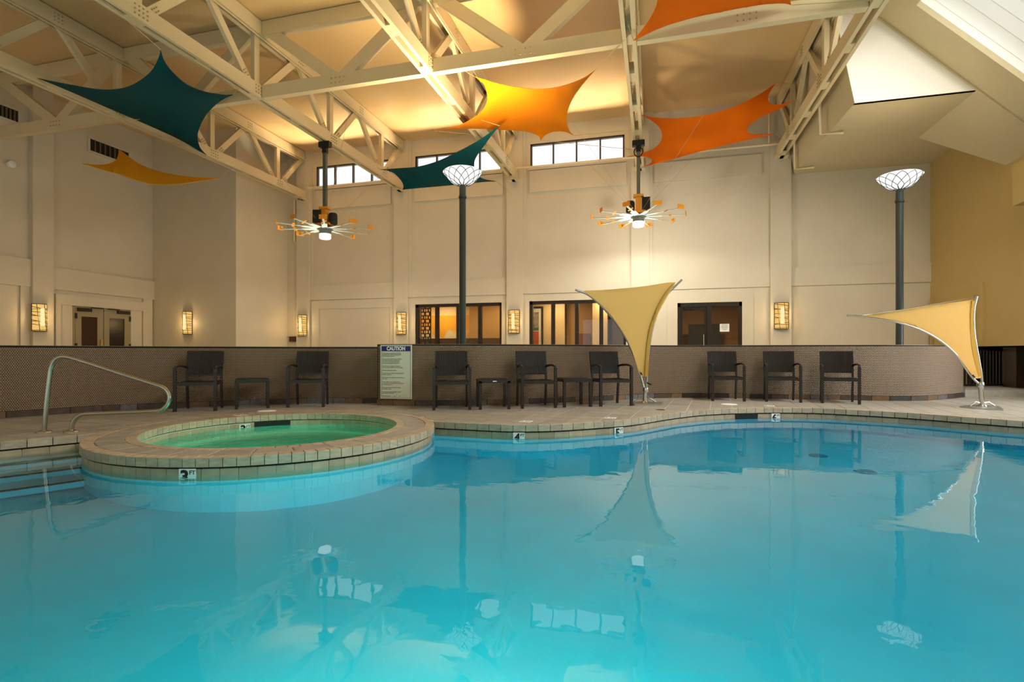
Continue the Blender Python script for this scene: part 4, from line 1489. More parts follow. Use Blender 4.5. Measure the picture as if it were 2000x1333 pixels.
CHAIRS = [((342, 805), (420, 803), 'dark wicker armchair nearest the steel handrail, at the left end of the row'),
          ((562, 796.5), (632, 795.5), 'dark wicker armchair between the caution sign and the first side table'),
          ((847, 802), (918, 801), 'dark wicker armchair just right of the caution sign'),
          ((1019, 798.6), (1086, 797), 'dark wicker armchair standing between two side tables'),
          ((1172.5, 794.6), (1234, 793), 'dark wicker armchair beside the base of the middle standing sail'),
          ((1390.6, 783.8), (1455, 784.7), 'third dark wicker armchair from the rounded wall end'),
          ((1496, 785.2), (1565, 787), 'second dark wicker armchair from the rounded wall end'),
          ((1606, 788), (1678.6, 790.5), 'dark wicker armchair nearest the rounded end of the low wall')]
proto_c = make_chair('armchair')
proto_t = make_table('side_table')
km = kid_map()
for i, (a_, b_2, lab) in enumerate(CHAIRS):
    p_, q_ = onz(*a_), onz(*b_2)
    o = proto_c if i == 0 else copy_tree(proto_c, km)
    m_ = (p_ + q_) / 2
    o.location = m_
    o.rotation_euler = (0, 0, atan2(q_.y - p_.y, q_.x - p_.x))
    o['label'] = lab
    o['group'] = 'dark wicker armchairs along the low wall'
TABLES = [((462, 800), (523, 797.4), 'dark wicker side table behind the hot tub'),
          ((937.7, 800.6), (994, 799.6), 'dark wicker side table with a small pale tag on its apron'),
          ((1101.6, 796.3), (1154, 795), 'dark wicker side table squeezed against the armchair by the standing sail')]
for i, (a_, b_2, lab) in enumerate(TABLES):
    p_, q_ = onz(*a_), onz(*b_2)
    o = proto_t if i == 0 else copy_tree(proto_t, km)
    o.location = (p_ + q_) / 2
    o.rotation_euler = (0, 0, atan2(q_.y - p_.y, q_.x - p_.x))
    o['label'] = lab
    o['group'] = 'dark wicker side tables'
    if i == 1:
        tg = MB().box(-0.03, -0.026, 0.435, 0.03, -0.022, 0.448).build('maker_tag', M_WHITE)
        tg.parent = o

# caution sign on the wall ------------------------------------------------------
sp_, sq_ = onz(755.5, 789.2), onz(812.5, 791.6)
sx = (sq_ - sp_).normalized()
sn = Vector((sx.y, -sx.x, 0))
k0 = min(range(len(TWRs)), key=lambda i: (TWRs[i] - sp_).length); k1 = min(range(len(TWRs)), key=lambda i: (TWRs[i] - sq_).length)
sx = (TWRs[k1] - TWRs[k0]).normalized(); sn = Vector((sx.y, -sx.x, 0))
wS = (TWRs[k1] - TWRs[k0]).length
cS = (TWRs[k0] + TWRs[k1]) / 2 + sn * 0.035
zt_s, zb_s = 1.018, 0.115
hS = zt_s - zb_s
sign = thing('caution_sign', 'white caution sign with blue heading fixed to the low wall', 'sign', (cS.x, cS.y, zb_s))
cc = Vector((cS.x, cS.y, (zt_s + zb_s) / 2))
MB().obox(cc, sx, sn, Z3, wS / 2, 0.008, hS / 2).build('sign_board', mat('sign_cream', lin(214, 216, 196), 0.45), sign)
fz = cc + sn * 0.0095
bt = 0.003
lines = MB()
for s in (-1, 1):
    lines.obox(fz + sx * (s * (wS / 2 - 0.022)), sx, sn, Z3, bt / 2, 0.001, hS / 2 - 0.022)
    lines.obox(fz + Z3 * (s * (hS / 2 - 0.022)), sx, sn, Z3, wS / 2 - 0.022, 0.001, bt / 2)
lines.build('border_line', M_BLACK, sign)
hd_ = MB().obox(fz + Z3 * (hS / 2 - 0.062), sx, sn, Z3, wS / 2 - 0.022, 0.0015, 0.043).build('heading_panel', M_NAVY, sign)
text_mesh('CAUTION', 0.085, M_WHITE, sign, face_matrix(fz + sn * 0.0025 + Z3 * (hS / 2 - 0.062), sx), 'heading', bold=0.004, xscale=0.86)
body = ['These policies are intended for your safety.', 'Elderly persons, those with heart disease or', 'diabetes consult a physician.', '',
        'Do not use the spa while under the influence', 'of alcohol, anticoagulants, antihistamines,', 'vasoconstrictors, stimulants, hypnotics,', 'narcotics or tranquilizers. Shower first.', '',
        'Unattended use by children is prohibited.', 'Do not use alone. Children must have an adult.', '',
        'Observe a reasonable time limit.', '',
        'Pregnant women should not use the spa without', 'medical consultation.', '',
        'Water temperature must not exceed 104 degrees', 'at any time.', '',
        'Persons with skin, ear or nasal infections,', 'or open sores or wounds should not use the spa', 'or the pool at any time.', '',
        'Please shower before entering. No diving,', 'no running, no glass.', '',
        'In an emergency use the telephone located', 'at the desk to dial for help.', '',
        'Maximum persons            No.            Ft.']
lh = (hS - 0.15) / (len(body) + 0.5)
for k, ln in enumerate(body):
    if ln:
        z_ = hS / 2 - 0.125 - lh * (k + 0.6)
        text_mesh(ln, 0.0265, M_INK, sign, face_matrix(fz + sn * 0.001 + Z3 * z_ - sx * (wS / 2 - 0.036), sx), 'lettering', align='LEFT', xscale=0.72, bold=0.0)

# steel handrail ----------------------------------------------------------------
hb = onz(86, 845)
hd2 = (Vector((1.0, 0.42, 0))).normalized()
hn = Vector((-hd2.y, hd2.x, 0))
hp = lambda u, v: onplane(u, v, hb, hn)
pts = [(86, 843), (91, 790), (97, 735), (100, 718), (106, 706), (114, 699), (124, 697), (140, 699.5), (180, 712), (240, 732), (300, 751), (316, 756.5), (326, 764), (331, 776), (328, 789), (320, 798), (308, 803), (270, 805), (220, 807), (170, 809), (158, 811), (148, 818), (142, 828), (139, 841)]
rail = thing('handrail', 'bent polished steel grab rail at the hot tub steps', 'handrail', (hb.x, hb.y, 0))
P3 = [hp(u, v) for u, v in pts]
P3[-1] = Vector((P3[-1].x, P3[-1].y, 0.01)); P3[0].z = 0.0
MB().tube(spline(P3, 5), 0.0235, 14).build('rail_tube', M_STEEL, rail, smooth=True)
for p_ in (P3[0], P3[-1]):
    MB().lathe([(0.0, 0.02), (0.045, 0.02), (0.07, 0.008), (0.075, 0.0)], 20, (p_.x, p_.y, 0)).build('base_flange', M_CHROME, rail, smooth=True)

# ================================================================== SAILS
def sail_points(corners, edges, depths, grid=9.0, iters=300):
    """outline in picture px with one depth per corner -> membrane points in the room"""
    loop, inv = [], []
    n = len(corners)
    for i in range(n):
        a_, b_2 = corners[i], corners[(i + 1) % n]
        seg = spline([Vector((*a_, 0))] + [Vector((*e, 0)) for e in edges[i]] + [Vector((*b_2, 0))], 4)[:-1]
        L = [0]
        sg = seg + [Vector((*b_2, 0))]
        for p_, q_ in zip(sg, sg[1:]):
            L.append(L[-1] + (q_ - p_).length)
        for k, p_ in enumerate(seg):
            t_ = L[k] / L[-1]
            loop.append((p_.x, p_.y))
            inv.append((1 - t_) / depths[i] + t_ / depths[(i + 1) % n])
    if area(loop) < 0:
        loop, inv = loop[::-1], inv[::-1]
    nb = len(loop)
    x0, x1 = min(p[0] for p in loop), max(p[0] for p in loop)
    y0, y1 = min(p[1] for p in loop), max(p[1] for p in loop)
    P = [Vector(p) for p in loop]
    npb = np.array(loop)
    r = 0
    y = y0 + grid / 2
    while y < y1:
        x = x0 + grid / 2 + (grid / 2 if r % 2 else 0)
        while x < x1:
            if inside((x, y), loop) and ((npb - np.array([x, y])) ** 2).sum(1).min() > (grid * 0.45) ** 2:
                P.append(Vector((x, y)))
            x += grid
        y += grid * 0.87
        r += 1
    res = delaunay_2d_cdt(P, [], [list(range(nb))], 1, 1e-4)
    V, Fc, ov = res[0], res[2], res[3]
    iv = np.zeros(len(V)); fixed = np.zeros(len(V), bool)
    for i, src in enumerate(ov):
        for s_ in src:
            if s_ < nb:
                iv[i] = inv[s_]; fixed[i] = True
    iv[~fixed] = np.mean(inv)
    A = [set() for _ in V]
    for f in Fc:
        for k in range(len(f)):
            A[f[k]].add(f[k - 1]); A[f[k - 1]].add(f[k])
    A = [np.array(sorted(a)) for a in A]
    fr = np.where(~fixed)[0]
    for _ in range(iters):
        for i in fr:
            iv[i] = iv[A[i]].mean()
    return [atd(v.x, v.y, 1 / iv[i]) for i, v in enumerate(V)], [tuple(f) for f in Fc]


def sheet_mesh(name, pts, faces, m, parent, th=0.006):
    b = bmesh.new()
    vs_ = [b.verts.new(p) for p in pts]
    for f in faces:
        try:
            b.faces.new([vs_[i] for i in f])
        except ValueError:
            pass
    bmesh.ops.recalc_face_normals(b, faces=b.faces)
    b.normal_update()
    me0 = [(v.co.copy(), v.normal.copy()) for v in b.verts]
    bound = [(e.verts[0].index, e.verts[1].index) for e in b.edges if len(e.link_faces) == 1] if b.verts.index_update() is None else []
    fl = [tuple(v.index for v in f.verts) for f in b.faces]
    n = len(me0)
    V = [p for p, _ in me0] + [p + nn * th for p, nn in me0]
    Fs = fl + [tuple(n + i for i in f[::-1]) for f in fl] + [(i, j, n + j, n + i) for i, j in bound]
    b.free()
    o = raw_mesh(name, [tuple(v) for v in V], Fs, m, parent)
    o.data.polygons.foreach_set('use_smooth', [True] * len(o.data.polygons))
    o.data.set_sharp_from_angle(angle=radians(50))
    return o


M_WIRE = mat('wire', lin(186, 166, 126), 0.4, metal=0.2)


def sail(name, label, m, corners, edges, depths, wires=(), group='shade sails under the roof trusses', grid=9.0):
    pts, fcs = sail_points(corners, edges, depths, grid)
    c_ = sum(pts, Vector()) / len(pts)
    t = thing(name, label, 'shade sail', (c_.x, c_.y, min(p.z for p in pts)), 0, group)
    sheet_mesh('sail_cloth', pts, fcs, m, t)
    for k, target in wires:
        p_ = atd(*corners[k], depths[k])
        w_ = MB().tube([p_, target], 0.006, 5).build('tie_wire', M_WIRE, t)
    return t


sail('shade_sail', 'large dark teal shade sail between the two leftmost roof trusses', M_TEAL,
     [(73, 153), (314, 97), (456, 185), (405, 305)],
     [[(135, 165.4), (202.6, 175.6), (253, 168.8), (293.7, 141.8), (310.6, 111.4)],
      [(320.7, 118), (337.6, 141.8), (364.6, 165.4), (398.4, 179), (435.5, 185.5)],
      [(428.8, 199), (401.8, 226), (386.6, 260), (390, 287)],
      [(337.6, 266.7), (202.6, 207.6), (118, 171)]],
     [10.7, 9.35, 10.95, 15.0],
     [(0, Vector((XT[0], 8.3, ZB0 + 0.02))), (1, Vector((XT[1], 6.4, ZB0 + 0.02))), (2, Vector((XT[1], 9.2, ZB0 + 0.02))), (3, Vector((XT[0], 12.3, ZB0 + 0.02)))])
sail('shade_sail', 'small folded amber shade sail by the left wall vent', M_AMBERUP,
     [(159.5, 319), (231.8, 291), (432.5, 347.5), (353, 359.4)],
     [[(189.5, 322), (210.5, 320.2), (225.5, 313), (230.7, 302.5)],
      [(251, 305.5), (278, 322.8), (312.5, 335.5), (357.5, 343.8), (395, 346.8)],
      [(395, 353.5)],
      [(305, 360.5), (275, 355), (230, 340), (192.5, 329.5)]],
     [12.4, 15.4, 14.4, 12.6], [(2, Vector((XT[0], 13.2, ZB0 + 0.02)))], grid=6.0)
sail('shade_sail', 'amber shade sail spread in the middle of the ceiling', M_AMBER,
     [(847.6, 255.5), (927, 149.5), (1161.8, 138), (1120.5, 265), (1056, 274.5)],
     [[(891, 247.3), (916.5, 235.4), (938.6, 220), (949.7, 203), (951.4, 186), (945.4, 165.7)],
      [(976, 164), (1018.5, 171.7), (1054, 174.2), (1095, 169), (1137.5, 153.8)],
      [(1139, 164), (1118.8, 193), (1108.6, 218.4), (1107, 238.8), (1112, 255.8)],
      [(1105, 258.4), (1084.8, 257.2), (1066, 263.5)],
      [(1051.7, 266), (1032, 258.4), (1001.5, 255), (942, 252), (891, 252.7)]],
     [13.0, 10.4, 10.2, 13.2, 13.4], [(1, Vector((XT[2], 9.9, 7.0))), (2, Vector((XT[3], 9.5, ZB0 + 0.02))), (0, Vector((XT[2] - 0.1, 12.9, ZB0 + 0.05))), (3, Vector((XT[3], 13.6, ZB0 + 0.02))), (4, Vector((XT[3], 15.0, ZB0 + 0.02)))])
sail('shade_sail', 'small twisted teal shade sail in front of the high windows', M_TEAL,
     [(741.9, 331.6), (976, 246), (970, 354.4), (786, 370.6)],
     [[(780, 329), (817.5, 325.6), (855, 315), (892.5, 297.5), (930, 277.5), (955, 261)],
      [(961, 263.8), (945, 286), (930, 307.5), (926, 322.5), (930, 340), (945, 350)],
      [(942.5, 356), (892.5, 361), (842.5, 365.6)],
      [(788, 363.8), (783.8, 353.8), (771, 340), (757.5, 334)]],
     [16.2, 11.9, 15.6, 16.0], [(0, Vector((XT[1], 14.8, ZB1))), (1, Vector((XT[2], 11.6, ZB0 + 0.02))), (3, Vector((XT[1] + 0.05, 16.2, ZB0))), (2, Vector((XT[2], 16.2, 5.9)))])
sail('shade_sail', 'orange shade sail with swallow tail ends beside the rightmost roof truss', M_ORANGE,
     [(1233.6, 219.7), (1515.8, 162), (1553, 194), (1515.8, 262), (1255.7, 326), (1225, 306.4)],
     [[(1271, 228.5), (1322, 231.6), (1373, 225.7), (1424, 212), (1475, 189)],
      [(1504, 179), (1499.7, 190.8), (1504, 201), (1515.8, 204.4), (1534.5, 201)],
      [(1526, 211), (1492, 226.5), (1466.5, 241.8), (1458.9, 253.7), (1464.8, 261.4), (1485, 263)],
      [(1483.5, 269), (1424, 281.8), (1364.5, 297), (1305, 314)],
      [(1269, 320), (1273.6, 314), (1269, 309), (1250.6, 305.6)],
      [(1250.6, 300.5), (1276, 291), (1289.7, 277.5), (1293, 264), (1288, 250), (1276, 238.4), (1257.4, 227.4)]],
     [13.0, 13.4, 12.5, 14.0, 14.8, 14.7], [(0, Vector((XT[3], 12.6, ZB0 + 0.02))), (1, Vector((XT[4] - 0.06, 14.6, 7.6))), (2, Vector((XT[4], 14.0, ZB1))), (3, Vector((XT[4], 15.6, ZB0 + 0.02)))])
sail('shade_sail', 'bright orange shade sail nearest the camera, cut off by the picture top', M_ORANGE,
     [(1237.6, 80), (1290, -130), (1600, -100), (1545, 10)],
     [[(1264.6, 43.9), (1278, 20), (1284, 0), (1288, -60)],
      [(1380, -90), (1500, -80)],
      [(1570, -40), (1545, -5)],
      [(1528, 7), (1484, 10), (1399.7, 25), (1339, 38.8), (1288, 55.7)]],
     [9.3, 7.2, 6.9, 8.7], [(0, Vector((XT[3], 9.2, ZB0 + 0.02))), (3, Vector((XT[4], 9.6, ZB0 + 0.02)))])


# standing sails ----------------------------------------------------------------
def standing_sail(label, base_px, d0, corners, edges, depths, plate_px, arms, post_px, hem, dz):
    bp = onz(*base_px)
    t = thing('standing_sail', label, 'sail screen', (bp.x, bp.y, 0), 0, 'sand coloured standing sails')
    pts, fcs = sail_points(corners, edges, depths, 7.0)
    cl = sheet_mesh('sail_cloth', pts, fcs, M_SAND, t, 0.008)
    # chrome plate
    P = [onz(u, v) for u, v in plate_px]
    P2 = [(p.x, p.y) for p in P]
    if area(P2) < 0: P2 = P2[::-1]
    MB().prism(P2, 0.0, 0.022).build('base_plate', M_PLATE, t)
    for (ra, hh) in ((0.17, 0.03), (0.055, 0.06)):
        pass
    pst = [atd(u, v, d0) for u, v in post_px]
    MB().tube([Vector((pst[0].x, pst[0].y, 0.02))] + pst[1:], 0.033, 14).build('foot_post', M_CHROME, t, smooth=True)
    MB().lathe([(0.0, 0.05), (0.05, 0.05), (0.07, 0.022), (0.075, 0.02)], 18, (pst[0].x, pst[0].y, 0.0)).build('foot_collar', M_CHROME, t, smooth=True)
    for k in range(2):
        a0 = k * pi + 0.2
        arc_ = [Vector((pst[0].x + 0.17 * cos(a0 + s * 0.25), pst[0].y + 0.17 * sin(a0 + s * 0.25), 0.02 + 0.055 * sin(pi * (s + 3) / 6 * 0.5 + 0.2))) for s in range(-3, 4)]
        MB().tube([Vector((pst[0].x, pst[0].y, 0.07))] + [Vector((pst[0].x + 0.10 * cos(a0), pst[0].y + 0.10 * sin(a0), 0.09)), Vector((pst[0].x + 0.19 * cos(a0), pst[0].y + 0.19 * sin(a0), 0.03))], 0.012, 8).build('foot_brace', M_CHROME, t, smooth=True)
    top = pst[-1]
    MB().lathe([(0.0, -0.05), (0.045, -0.04), (0.052, 0.0), (0.045, 0.04), (0.0, 0.05)], 14, top).build('joint', M_CHROME, t, smooth=True)
    for arm in arms:
        A = [atd(u, v, d) for u, v, d in arm]
        MB().tube(spline(A, 4), 0.017, 10).build('frame_arm', M_CHROME, t, smooth=True)
    if hem:
        hp_ = [(u, v) for u, v in hem]
        hpts, hf = sail_points([hp_[0], hp_[len(hp_) // 2 - 1], hp_[len(hp_) // 2], hp_[-1]], [hp_[1:len(hp_) // 2 - 1], [], hp_[len(hp_) // 2 + 1:-1], []], dz, 5.0)
        sheet_mesh('sail_hem', hpts, hf, M_SANDH, t, 0.02)
    return t


s1 = standing_sail('sand coloured triangular standing sail on a chrome foot, among the armchairs', (1262, 788), 9.15,
    [(1139, 568), (1320, 551.5), (1265, 736), (1250, 736)],
    [[(1180, 566.5), (1250, 560.5), (1300, 553)], [(1305, 577), (1287, 610), (1276, 640), (1269, 675), (1266, 710)], [], [(1241, 705), (1227, 668), (1205, 632), (1180, 601)]],
    [8.75, 8.9, 9.12, 9.12],
    [(1231, 789.5), (1244, 786.8), (1296, 788.2), (1290, 792.8), (1240, 792.5)],
    [[(1259.5, 765, 9.15), (1254, 745, 9.14), (1245, 712, 9.1), (1228, 672, 9.04), (1205, 634, 8.96), (1178, 602, 8.88), (1150, 577, 8.8), (1124, 566.5, 8.72)],
     [(1262.5, 765, 9.15), (1264, 735, 9.14), (1267, 690, 9.1), (1273, 650, 9.06), (1284, 612, 9.02), (1302, 577, 8.96), (1332, 546.5, 8.88)]],
    [(1259.5, 789), (1259.5, 775), (1261, 762)],
    [(1318, 555), (1302, 577), (1284, 612), (1273, 650), (1268, 690), (1265.5, 735), (1259.5, 735), (1262, 690), (1267.5, 650), (1279, 612), (1297, 577), (1314, 555)], [8.86, 9.10, 9.10, 8.86])
MB().tube([atd(1264, 748, 9.1), atd(1272, 752, 9.05)], 0.012, 8).build('clamp_lever', M_BLACK, s1)
MB().tube([atd(1251.5, 728, 9.08), atd(1254, 733, 9.08)], 0.012, 6).build('pull_tab', M_BLACK, s1)
s2 = standing_sail('sand coloured triangular standing sail on a chrome foot by the fence', (1916, 798), 8.55,
    [(1676, 617), (1901, 586), (1916, 739), (1904, 740)],
    [[(1760, 606), (1830, 596)], [(1901, 620), (1904, 660), (1910, 705)], [], [(1890, 722), (1870, 695), (1840, 668), (1800, 645), (1745, 628)]],
    [8.2, 8.35, 8.5, 8.5],
    [(1874, 796.5), (1900, 792.5), (1952, 796.5), (1960, 803), (1905, 799.5)],
    [[(1915, 752, 8.55), (1902, 741, 8.53), (1886, 720, 8.5), (1868, 694, 8.45), (1838, 667, 8.38), (1795, 643, 8.3), (1740, 627, 8.24), (1676, 618, 8.18), (1655, 616.5, 8.16)],
     [(1918, 752, 8.55), (1917, 735, 8.54), (1911, 700, 8.5), (1904, 660, 8.44), (1901.5, 625, 8.4), (1903, 600, 8.36), (1908, 579, 8.32)]],
    [(1918, 796), (1917, 775), (1915, 752)],
    [(1907, 588), (1902, 610), (1902.5, 640), (1908, 685), (1918, 738), (1911, 739), (1900, 690), (1896, 650), (1896, 615), (1899, 588)], [8.33, 8.5, 8.5, 8.33])
MB().tube([atd(1676, 617, 8.18), atd(1760, 605.5, 8.24), atd(1905, 581, 8.32)], 0.006, 5).build('edge_cord', M_CHROME, s2)
MB().tube([atd(1900, 733, 8.45), atd(1904, 737, 8.45)], 0.012, 6).build('pull_tab', M_BLACK, s2)

# ================================================================== LAMPS, FANS, SCONCES
def post_lamp(label, u, d, zc):
    p_ = atd(u, 600, d)
    p_.z = 0
    t = thing('post_lamp', label, 'lamp post', p_, 0, 'tall post lamps')
    R, H, rp_ = 0.39, 0.275, 0.066
    MB().lathe([(rp_, 0.0), (rp_, zc - 0.02), (rp_ * 0.8, zc)], 20, p_, cap=True).build('post', M_POST, t, smooth=True)
    MB().lathe([(rp_ + 0.012, zc - 0.26), (rp_ + 0.012, zc - 0.22)], 20, p_).lathe([(rp_ + 0.03, 0), (rp_ + 0.03, 0.05), (rp_, 0.07)], 20, p_).build('collar', M_POST, t, smooth=True)
    prof = lambda s: (rp_ * 0.9 + (R - rp_ * 0.9) * (s ** 0.75), zc + H * (s ** 1.55 if s < 0.86 else 0.86 ** 1.55 + (s - 0.86) * 0.9))
    pr = [prof(k / 10) for k in range(11)]
    pr.append((R - 0.04, pr[-1][1] + 0.03))
    sh = MB().lathe(pr, 36, p_).build('shade', M_LAMPW, t, smooth=True)
    ld = MB()
    n = 12
    lev = [0.0, 0.30, 0.55, 0.80, 1.0]
    def bp_(k, s):
        r, z = prof(s)
        a_ = 2 * pi * k / n
        return p_ + Vector(((r + 0.006) * cos(a_), (r + 0.006) * sin(a_), z))
    for k in range(n):
        for i in range(4):
            o_ = 0.5 * (i % 2)
            for s in (-0.5, 0.5):
                if i == 0:
                    if s > 0: continue
                    a_, b_2 = bp_(k, lev[0]), bp_(k, lev[1])
                    ld.tube([a_, bp_(k, 0.15), b_2], [0.014, 0.011, 0.007], 4)
                else:
                    o2 = 0.5 * ((i - 1) % 2)
                    q0, q1_ = k + o2, k + o2 + s
                    ld.tube([bp_(q0, lev[i]), bp_((q0 + q1_) / 2, (lev[i] + lev[i + 1]) / 2), bp_(q1_, lev[i + 1])], 0.0055, 4)
    ld.build('lead_net', M_LEAD, sh)
    return t, p_, zc + H


for lab, u, d, z in (('tall dark post lamp with leaded glass bowl before the high windows', 903.5, 10.5, 0.9 + 10.5 * 326 / 1030), ('tall dark post lamp with leaded glass bowl at the right, behind the standing sail', 1757, 10.4, 0.9 + 10.4 * 318 / 1030)):
    t_, p_, zz = post_lamp(lab, u, d, z)
    light('post_lamp_light', 'AREA', (p_.x, p_.y, zz + 0.08), 215 if u < 1000 else 8, (1.0, 0.80, 0.52), size=0.6, rot=(radians(180), 0, 0), spread=radians(150))


def ceiling_fan(label, p, ztop, zhub, rot, gain=1.0):
    t = thing('ceiling_fan', label, 'fan', (p.x, p.y, zhub), 0, 'large ceiling fans')
    c_ = Vector((p.x, p.y, 0))
    at_ = lambda x, y, z: c_ + Vector((x, y, z))
    MB().box(p.x - 0.045, p.y - 0.045, zhub + 0.62, p.x + 0.045, p.y + 0.045, ztop - 0.10).build('down_rod', M_FANG, t)
    MB().box(p.x - 0.16, p.y - 0.07, ztop - 0.14, p.x + 0.16, p.y + 0.07, ztop).box(p.x - 0.06, p.y - 0.05, ztop - 0.3, p.x + 0.06, p.y + 0.05, ztop - 0.14).build('mount_bracket', M_BLACK, t)
    MB().box(p.x - 0.13, p.y - 0.1, zhub + 0.56, p.x + 0.13, p.y + 0.1, zhub + 0.62).box(p.x - 0.07, p.y - 0.07, zhub + 0.12, p.x + 0.07, p.y + 0.07, zhub + 0.56).box(p.x - 0.19, p.y - 0.12, zhub + 0.13, p.x + 0.19, p.y + 0.12, zhub + 0.19).build('gear_frame', M_FANO, t)
    cr, sr = cos(rot), sin(rot)
    MB().obox(at_(-0.19 * cr, -0.19 * sr, zhub + 0.36), Vector((cr, sr, 0)), Vector((-sr, cr, 0)), Z3, 0.10, 0.12, 0.17).build('control_box', M_BLACK, t)
    m_ = MB().lathe([(0.0, 0.10), (0.10, 0.10), (0.115, 0.13), (0.115, 0.36), (0.09, 0.40), (0.0, 0.40)], 18, at_(0.21 * cr, 0.21 * sr, zhub + 0.06)).build('motor', M_BLACK, t, smooth=True)
    MB().lathe([(0.0, 0.12), (0.16, 0.12), (0.20, 0.08), (0.20, 0.02), (0.15, 0.0), (0.15, -0.09), (0.0, -0.09)], 24, at_(0, 0, zhub)).build('hub', M_FANG, t, smooth=True)
    MB().lathe([(0.0, -0.09), (0.148, -0.09), (0.148, -0.20), (0.13, -0.22), (0.0, -0.22)], 24, at_(0, 0, zhub)).build('light_lens', M_LED, t, smooth=True)
    for k in range(10):
        a_ = 2 * pi * k / 10 + rot
        dv, sv = Vector((cos(a_), sin(a_), 0)), Vector((-sin(a_), cos(a_), 0))
        tilt = (sv * cos(0.12) + Z3 * sin(0.12)); nv = dv.cross(tilt)
        b0 = at_(0, 0, zhub + 0.05)
        bl = MB().obox(b0 + dv * (0.19 + 0.20), dv, tilt, nv, 0.20, 0.07, 0.008).obox(b0 + dv * 0.89, dv, tilt, nv, 0.31, 0.024, 0.008).build('blade', M_FANB, t)
        MB().obox(b0 + dv * 0.80, sv * cos(0.5) + Z3 * sin(0.5), dv, (Z3 * cos(0.5) - sv * sin(0.5)), 0.07, 0.035, 0.006).build('airfoil', M_FANO, bl)
        MB().obox(b0 + dv * 1.20 + Z3 * 0.03, (sv + dv * 0.3).normalized(), Z3, dv, 0.10, 0.055, 0.006).build('winglet', M_FANO, bl)
    for k in range(4):
        a_ = pi / 4 + k * pi / 2
        e_2 = at_(2.2 * cos(a_), 1.9 * sin(a_), ztop + (0.0 if k in (0, 3) else 0.1))
        MB().tube([at_(0.15 * cos(a_), 0.15 * sin(a_), zhub + 0.2), e_2], 0.004, 4).build('guy_wire', M_WIRE, t)
    light('fan_light', 'SPOT', (p.x, p.y, zhub - 0.26), 195 * gain, (1.0, 0.96, 0.89), size=0.14, angle=radians(179), target=(p.x, p.y, 0), blend=0.25, glossy=False)
    light('fan_light', 'POINT', (p.x, p.y, zhub - 0.85), 135 * gain, (1.0, 0.96, 0.89), size=0.14, glossy=False)
    return t


pf1 = atd(633, 450, 14.0); pf1.x = XT[1]
pf1 = onx(635, 450, XT[1])
ceiling_fan('large orange tipped ceiling fan hanging left, in front of the first high window', pf1, ZB0, 0.9 + (pf1 - CAMP).dot(Vector((-ST, CT, 0))) * (688 - 451) / 1030, 0.25, 0.6)
pf2 = atd(1247, 428, 13.9)
ceiling_fan('large orange tipped ceiling fan hanging right of the central post lamp', pf2, ZB0, 0.9 + 13.9 * (688 - 427) / 1030, pi + 0.1)
# looped cable on the second fan's rod
MB().tube([pf2 + Vector((0.11 * cos(2 * pi * k / 16) , -0.06, 6.16 - pf2.z + 0.13 * sin(2 * pi * k / 16))) for k in range(16)], 0.014, 6, closed=True).build('cable_loop', M_BLACK, bpy.data.objects['ceiling_fan.001'])


def sconce(label, c, nrm, H=0.74, Wd=0.36):
    """half round wall lamp on the wall point c (lower middle)"""
    nrm = nrm.normalized()
    sv = Vector((-nrm.y, nrm.x, 0))
    t = thing('wall_sconce', label, 'wall lamp', tuple(c), 0, 'twig lattice wall sconces')
    r = Wd / 2
    pt = lambda a_, z, rr=r: c + sv * (rr * cos(a_)) + nrm * (rr * 0.72 * sin(a_)) + Z3 * z
    n = 12
    mb = MB()
    vs_ = [pt(pi * k / n, z, r - 0.008) for z in (0.01, H - 0.01) for k in range(n + 1)]
    mb.add(vs_, [(k, k + 1, n + 2 + k, n + 1 + k) for k in range(n)])
    mb.build('shade', M_SCONCE, t, smooth=True)
    MB().tube([c + nrm * (r * 0.72 - 0.006 + 0.002) + Z3 * 0.14, c + nrm * (r * 0.72 - 0.006 + 0.002) + Z3 * (H - 0.12)], 0.05, 8).build('bulb_glow', M_SCONCEC, t)
    for z in (0.0, H):
        mb = MB()
        mb.slab([pt(pi * k / n, z - 0.008, r + 0.004) for k in range(n + 1)], Z3 * 0.016)
        mb.build('end_cap', M_LATT, t)
    lt = MB()
    for a_ in (0.0, pi):
        lt.tube([pt(a_, 0.0), pt(a_, H)], 0.011, 4)
    rng = random.Random(hash(label) % 1000)
    rng = random.Random(len(label))
    for k in range(9):
        z0 = H * (0.06 + 0.1 * k) ; z1 = min(H - 0.02, max(0.02, z0 + rng.uniform(-0.09, 0.12)))
        lt.tube([pt(pi * j / 8, z0 + (z1 - z0) * j / 8, r + 0.003) for j in range(9)], 0.0085, 4)
    for a_ in (0.9, 1.9):
        lt.tube([pt(a_ + 0.1 * j, H * j / 4, r + 0.003) for j in range(5)], 0.0075, 4)
    lt.build('twig_lattice', M_LATT, t)
    light('sconce_light', 'POINT', c + nrm * (r + 0.10) + Z3 * H * 0.5, 9, (1.0, 0.66, 0.30), size=0.08)
    return t


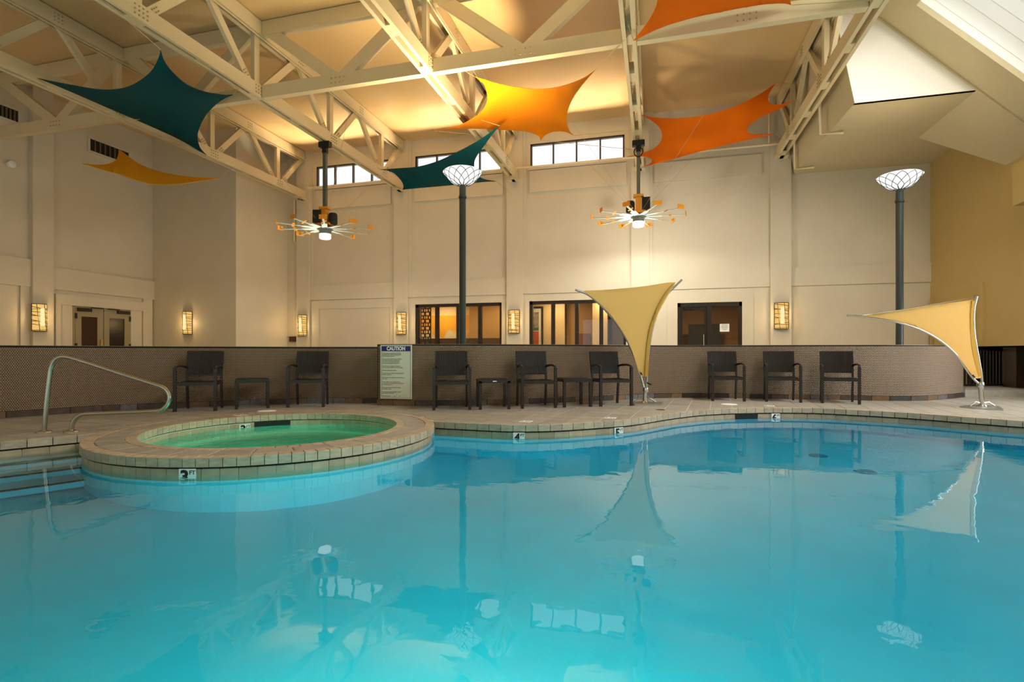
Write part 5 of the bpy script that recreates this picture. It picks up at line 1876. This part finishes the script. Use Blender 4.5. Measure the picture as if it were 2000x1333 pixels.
BKN = Vector((0, -1, 0))
for (u, v0, x, lab) in ((591, 656, XT[0], 'glowing twig lattice sconce on the first pilaster of the back wall'), (784, 653, XT[1], 'glowing twig lattice sconce left of the mural window'), (1004, 651, XT[2], 'glowing twig lattice sconce between the two storefront windows'), (1526, 643, XT[4], 'glowing twig lattice sconce right of the glass door')):
    c_ = ony(u, v0, YW - 0.10)
    sconce(lab, Vector((c_.x, YW - 0.105, c_.z)), BKN)
c_ = onx(76, 647, XL + 0.16)
sconce('glowing twig lattice sconce on the left wall beside the double door', Vector((XL + 0.165, c_.y, c_.z)), Vector((1, 0, 0)))
c_ = ony(367, 653, YRET)
sconce('glowing twig lattice sconce on the flat return wall', Vector((c_.x, YRET - 0.005, c_.z)), BKN)

# wall call boxes low by the first pilaster
c_ = ony(573, 662, YW)
cb = thing('call_box', 'pair of small dark boxes on the wall left of the first pilaster', 'box', (c_.x, YW - 0.03, c_.z - 0.12))
for k in (-1, 0, 1):
    MB().box(c_.x + k * 0.09 - 0.035, YW - 0.08, c_.z - 0.11, c_.x + k * 0.09 + 0.035, YW - 0.0, c_.z + 0.08).build('switch_box', M_LATT, cb)
MB().tube([(c_.x - 0.13, YW - 0.04, c_.z + 0.06), (c_.x - 0.40, YW - 0.04, c_.z + 0.06)], 0.008, 5).build('conduit', M_LATT, cb)

# black picket fence
fa, fb = atd(1878, 757, 11.6), atd(1984, 757, 11.75)
fa.z = fb.z = 0.135
fn = thing('picket_fence', 'black metal picket fence on the low step at the right', 'fence', ((fa.x + fb.x) / 2, (fa.y + fb.y) / 2, 0.135))
fd = (fb - fa).normalized(); ff = Vector((fd.y, -fd.x, 0))
for z_ in (0.17, 0.94):
    MB().obox((fa + fb) / 2 + Z3 * (z_ - 0.135 + 0.0), fd, ff, Z3, (fb - fa).length / 2, 0.02, 0.02).build('rail', M_BLACK, fn)
for s in (0, 1):
    q_ = fa if s == 0 else fb
    MB().obox(q_ + Z3 * 0.43, fd, ff, Z3, 0.025, 0.025, 0.43).build('fence_post', M_BLACK, fn)
npk = 17
for k in range(1, npk):
    q_ = fa.lerp(fb, k / npk)
    MB().obox(q_ + Z3 * 0.43, fd, ff, Z3, 0.014, 0.012, 0.39).build('picket', M_BLACK, fn)
